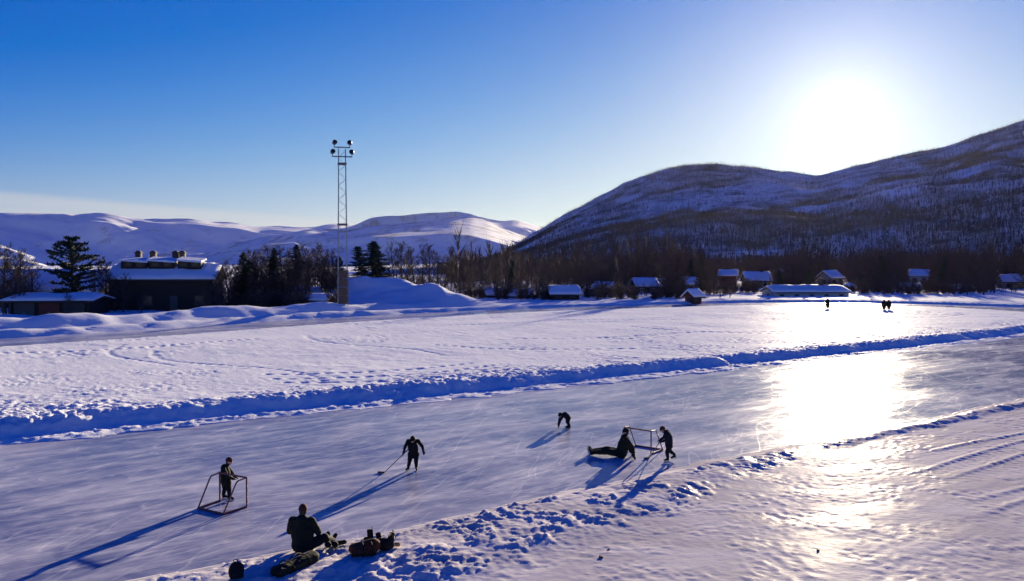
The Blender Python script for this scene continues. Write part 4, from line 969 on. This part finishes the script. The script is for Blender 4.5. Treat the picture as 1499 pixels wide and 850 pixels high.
# adult sitting on the ice
P = at(911, 669)
person('adult in olive jacket sitting on the ice with legs stretched out by the goal', P, dict(
    hl=(-.04, .10, .14), hr=(-.02, -.10, .14), chest=(.05, .02, .42), sl=(.06, .21, .62), sr=(.10, -.19, .62), head=(.10, .02, .84),
    el=(.25, .22, .38), wl=(.30, .20, .15), er=(.30, -.22, .36), wr=(.33, -.28, .10), hdl=(.5, .2, -.7), hdr=(.4, -.3, -.7),
    kl=(-.46, .32, .20), kr=(-.48, .10, .16), al=(-.88, .44, .12), ar=(-.90, .24, .11), tl=(-.35, .1, 1), tr=(-.35, -.1, 1)), (-1, .15, -.2),
    ('olive_cloth', 'green_cloth', 'black_cloth'), s=.96, hat='black_cloth', suit=1.28)
# child beside the right goal
P = at(977, 675)
person('child in navy suit stepping forward with head bowed beside the farther goal', P, dict(
    hl=(.05, .08, .50), hr=(.05, -.07, .50), chest=(.03, 0, .76), sl=(-.02, .14, .93), sr=(-.01, -.14, .93), head=(-.17, 0, 1.03),
    el=(-.08, .19, .74), wl=(-.22, .12, .66), er=(-.07, -.18, .73), wr=(-.23, -.10, .65), hdl=(-1, -.3, -.4), hdr=(-1, .3, -.4),
    kl=(.10, .09, .31), kr=(-.03, -.07, .30), al=(.24, .10, .20), ar=(.0, -.08, .14), tl=(-1, .1, -.25), tr=(-1, -.2, 0)), (-1, -.15, -.45),
    ('navy_cloth', 'black_cloth', 'black_cloth'), s=.66, hat='maroon_cloth')
hb = at(950, 671); hockey_stick('hockey stick pushed ahead by the child in navy by the farther goal', P + Vector((-.26, -.04, .63)), hb, (-1, -.4, 0), .12)
# adult seated on the near bank
P = at(443, 821); P.z = hs1(near_h, P.x, P.y) + .02
person('adult in dark jacket and brown hat sitting on the near snow bank', P, dict(
    hl=(-.10, .06, .13), hr=(.10, .02, .13), chest=(-.01, .03, .45), sl=(-.22, .04, .66), sr=(.20, .0, .66), head=(.0, .06, .90),
    el=(-.30, .12, .42), wl=(-.20, .36, .40), er=(.32, .06, .42), wr=(.26, .30, .32), hdl=(.4, 1, .1), hdr=(-.2, 1, -.2),
    kl=(-.14, .48, .30), kr=(.42, .22, .24), al=(-.10, .88, .08), ar=(.50, .60, .07), tl=(0, .5, 1), tr=(.5, .6, .6)), (-.25, 1, -.1),
    ('green_cloth', 'black_cloth', 'tan_cloth'), s=.97, skates=False, hat='maroon_cloth', suit=1.28)
# three distant skaters
for px, py, lab, top in ((1211.5, 453, 'distant skater alone by the far edge of the infield', 1.45), (1294, 455, 'distant skater standing close beside a companion near the far bank', 1.4), (1301, 455, 'distant skater standing close beside a companion near the far bank', 1.35)):
    P = at(px, py); P.z = hs1(infield_h, P.x, P.y) if False else max(0.0, hs1(infield_h, P.x, P.y)); k = top / 1.25
    J = dict(hl=(-.09, 0, .56), hr=(.09, 0, .56), chest=(0, 0, .82), sl=(-.16, 0, 1.0), sr=(.16, 0, 1.0), head=(.0, -.02, 1.17), el=(-.22, .02, .78), wl=(-.22, -.08, .58), er=(.22, .02, .78), wr=(.22, -.08, .58),
             hdl=(0, -.2, -1), hdr=(0, -.2, -1), kl=(-.08, -.02, .33), kr=(.08, -.03, .33), al=(-.07, .02, .18), ar=(.07, .0, .18), tl=(-.2, -1, 0), tr=(.2, -1, 0))
    person(lab, P, {a: tuple(c_ * k if a[:2] != 'hd' and a not in ('tl', 'tr') else c_ for c_ in v) for a, v in J.items()}, (0, -1, -.1), ('black_cloth', 'black_cloth', 'black_cloth'), s=.95, vox=.022, hat='black_cloth', suit=1.85,
           group='pair of distant skaters' if px > 1250 else None)

# ------------------------------------------------------------------ goals
def goal(label, P1, P2, B1, B2, H=.78):
    P1, P2, B1, B2 = map(Vector, (P1, P2, B1, B2)); root = empty('hockey_goal', (P1 + P2 + B1 + B2) / 4); tag(root, label, 'hockey goal', 'hockey goals')
    c0 = root.location.copy(); c0.z = 0; U = Vector((0, 0, H)); r = .024
    P1, P2, B1, B2 = P1 - c0, P2 - c0, B1 - c0, B2 - c0; lift = Vector((0, 0, r))
    for p in (P1, P2):
        mb = MB(); mb.tube([p + lift, p + U], r, 8); mb.build('post', M['pipe_red'], root)
    mb = MB(); mb.tube([P1 + U, P2 + U], r, 8); mb.build('crossbar', M['pipe_red'], root)
    T1, T2 = P1.lerp(B1, .42) + U * .97, P2.lerp(B2, .42) + U * .97
    for p, t_, b in ((P1, T1, B1), (P2, T2, B2)):
        mb = MB(); k = t_.lerp(p + U, .15); k2 = t_.lerp(b, .08)
        mb.tube([p + U, k, (k + k2) / 2 * .6 + t_ * .4, k2, b + lift], r * .85, 8); mb.build('back_stay', M['pipe_red'], root)
    mb = MB(); mb.tube([P1 + lift, B1 + lift, B2 + lift, P2 + lift], r * 1.25, 8); mb.build('base_frame', M['pipe_red'], root)
goal('nearer bare pipe hockey goal without net around the standing child', at(322, 734), at(361.4, 742.6), at(290, 745), at(327, 753.5))
goal('farther bare pipe hockey goal without net beside the sitting adult', at(953, 665), at(914, 658.5), at(970, 659), at(931, 653))

# ------------------------------------------------------------------ gear on the near bank
def on_bank(px, py, dz=0.0):
    P = at(px, py); P.z = hs1(near_h, P.x, P.y) + dz
    P = at(px, py, P.z); P.z = hs1(near_h, P.x, P.y) + dz; return P
def soft(parts, vox=.018, sm=3, amp=.012):
    mb = MB()
    for k, a in parts:
        if k == 'c': cap(mb, *a)
        elif k == 'e': mb.ell(*a)
        else: mb.box(*a)
    me = remesh(mb, vox, sm); n = len(me.vertices); co = np.zeros(n * 3, np.float32); me.vertices.foreach_get('co', co); co = co.reshape(-1, 3)
    no_ = np.zeros(n * 3, np.float32); me.vertices.foreach_get('normal', no_); no_ = no_.reshape(-1, 3)
    d = (fbm(co[:, 0] * 9 + 4 * co[:, 1], co[:, 2] * 13 + 3 * co[:, 1], 3, 6) - .5) * 2 * amp
    me.vertices.foreach_set('co', (co + no_ * d[:, None]).ravel()); me.update(); return me
# long sports bag lying behind the seated adult
P = on_bank(432, 832); ang = math.atan2(1.0, .55)
bag = empty('sports_bag', P, ang); bag.scale = (1.05, 1.1, .72); tag(bag, 'long dark green sports bag lying on the snow behind the seated adult', 'bag')
link_mesh('bag_body', soft([('c', ((-.45, 0, .13), .15, (.45, 0, .15), .16)), ('b', ((0, 0, .12), (1.0, .30, .22)))]), M['green_cloth'], bag)
for k in (-.22, .22):
    mb = MB(); mb.tube([(k, -.17, .05), (k, -.19, .18), (k, -.08, .32), (k, .08, .33), (k, .18, .20), (k, .17, .05)], .016, 6); mb.build('strap', M['black_cloth'], bag, True)
mb = MB(); mb.tube([(-.2, -.03, .32), (-.1, -.02, .40), (.1, .02, .40), (.2, .03, .32)], .014, 6); mb.build('handle', M['black_cloth'], bag, True)
mb = MB(); mb.box((0, 0, .318), (.8, .02, .01)); mb.build('zip', M['steel'], bag)
# little rucksack left of it
P = on_bank(346, 845); rk = empty('small_rucksack', P, R(30)); tag(rk, 'small black rucksack alone on the snow', 'rucksack')
link_mesh('bag_body', soft([('e', ((0, 0, .15), (.16, .12, .18))), ('b', ((0, 0, .10), (.26, .18, .18)))]), M['black_cloth'], rk)
link_mesh('pocket', soft([('e', ((0, -.11, .10), (.11, .06, .09)))], .014), M['charcoal_cloth'], rk)
mb = MB(); mb.tube([(.03, .04, .30), (.035, .06, .345), (-.035, .06, .345), (-.03, .04, .30)], .012, 6); mb.build('handle', M['black_cloth'], rk, True)
# a pair of loose skates right of the adult
def loose_skate(label, P, rot, k=1.25):
    o = empty('ice_skate', P); o.rotation_euler = rot; o.scale = (k,) * 3; tag(o, label, 'ice skate', 'loose skates')
    for n_, me in (('boot', SKATE['boot']), ('blade', SKATE['blade'])):
        c_ = bpy.data.objects.new(n_, me); COL.objects.link(c_); c_.parent = o
loose_skate('black ice skate standing on its heel beside the seated adult', on_bank(478, 801, .13), (R(80), R(10), R(20)))
loose_skate('black ice skate lying on its side between the adult and the rust rucksack', on_bank(494, 801, .07), (R(15), R(80), R(-60)))
# rust rucksack with boots and a dark bag
P = on_bank(536, 812); rs_ = empty('rucksack', P, R(12)); tag(rs_, 'rust red rucksack lying on the near bank under black boots', 'rucksack')
link_mesh('bag_body', soft([('c', ((-.25, 0, .13), .12, (.16, .02, .18), .15)), ('b', ((-.05, 0, .12), (.52, .30, .22)))]), M['rust_cloth'], rs_)
link_mesh('pocket', soft([('e', ((-.12, -.17, .12), (.15, .07, .09)))], .014), M['maroon_cloth'], rs_)
for k in (-.08, .10):
    mb = MB(); mb.tube([(k, -.10, .29), (k + .02, -.20, .24), (k + .03, -.24, .08), (k, -.18, .02)], .016, 6); mb.build('strap', M['olive_cloth'], rs_, True)
def boot(label, P, rz, rx=0, k=1.0):
    o = empty('winter_boot', P); o.rotation_euler = (rx, 0, rz); o.scale = (k,) * 3; tag(o, label, 'boot', 'winter boots')
    link_mesh('shaft', soft([('b', ((0, -.01, .19), (.105, .13, .24))), ('c', ((0, 0, .065), .060, (0, .16, .055), .052))], .012, 3, .004), M['boot'], o)
    mb = MB(); mb.box((0, .07, .008), (.115, .31, .022)); mb.build('sole', M['tape'], o)
    mb = MB(); mb.tube([(.058, -.02, .29), (.064, -.05, .34), (.05, -.02, .35)], .009, 5); mb.build('pull_loop', M['charcoal_cloth'], o)
P2 = on_bank(541, 802)
boot('upright black boot with wide shaft standing behind the rust rucksack', P2 + Vector((0, .12, .14)), R(60), R(-6), .85)
boot('black boot leaning right behind the rust rucksack', P2 + Vector((.20, .15, .10)), R(-50), R(10), .75)
P = on_bank(562, 806); db = empty('dark_bag', P, R(-15)); tag(db, 'open black bag standing at the end of the rust rucksack', 'bag')
link_mesh('bag_body', soft([('e', ((0, 0, .12), (.24, .16, .14))), ('c', ((.14, 0, .16), .09, (.20, .0, .34), .05))]), M['black_cloth'], db)
for k in (-.05, .05):
    mb = MB(); mb.tube([(.10, k, .24), (.18, k * 1.5, .42), (.26, k, .24)], .013, 6); mb.build('handle', M['black_cloth'], db, True)
P = on_bank(576, 802); mt = empty('mitten', P, R(-20)); tag(mt, 'tan mitten dropped on the snow beside the black bag', 'mitten')
link_mesh('palm', soft([('c', ((0, 0, .045), .045, (.12, 0, .05), .05)), ('c', ((.04, .03, .05), .025, (.09, .09, .06), .022))], .012, 3, .004), M['tan_cloth'], mt)
mb = MB(); mb.tube([(-.04, 0, .045), (-.09, 0, .045)], [.046, .052], 10); mb.build('cuff', M['maroon_cloth'], mt, True)
# a few dark ice clods on the packed snow
for px, py, k in ((880, 816, .04), (891, 804, .025), (1197, 806, .035)):
    P = on_bank(px, py); mb = MB(); rc = random.Random(px)
    for _ in range(4): mb.ell((rc.uniform(-.6, .6) * k, rc.uniform(-.6, .6) * k, k * .4), (k * rc.uniform(.5, .9), k * rc.uniform(.5, .9), k * rc.uniform(.4, .7)), nu=8, nv=6)
    o = mb.build('ice_clod', M['panel'], None, loc=P); tag(o, 'small dirty ice clod lying on the packed snow', 'ice clod', 'ice clods on the packed snow')

# ------------------------------------------------------------------ the air of the valley
hzm = bpy.data.materials.new('valley_haze'); hzm.use_nodes = True; ht = hzm.node_tree
for n in list(ht.nodes):
    if n.type != 'OUTPUT_MATERIAL': ht.nodes.remove(n)
pv = ht.nodes.new('ShaderNodeVolumePrincipled'); pv.inputs['Color'].default_value = (0.93, 0.93, 0.95, 1); pv.inputs['Density'].default_value = 3.5e-6; pv.inputs['Anisotropy'].default_value = 0.6
ht.links.new(pv.outputs[0], [n for n in ht.nodes if n.type == 'OUTPUT_MATERIAL'][0].inputs['Volume'])
mb = MB(); mb.box((0, 6000, 424.5), (66000, 54000, 852)); tag(mb.build('haze', hzm), 'thin pale haze filling the whole valley air', 'haze', kind='stuff')
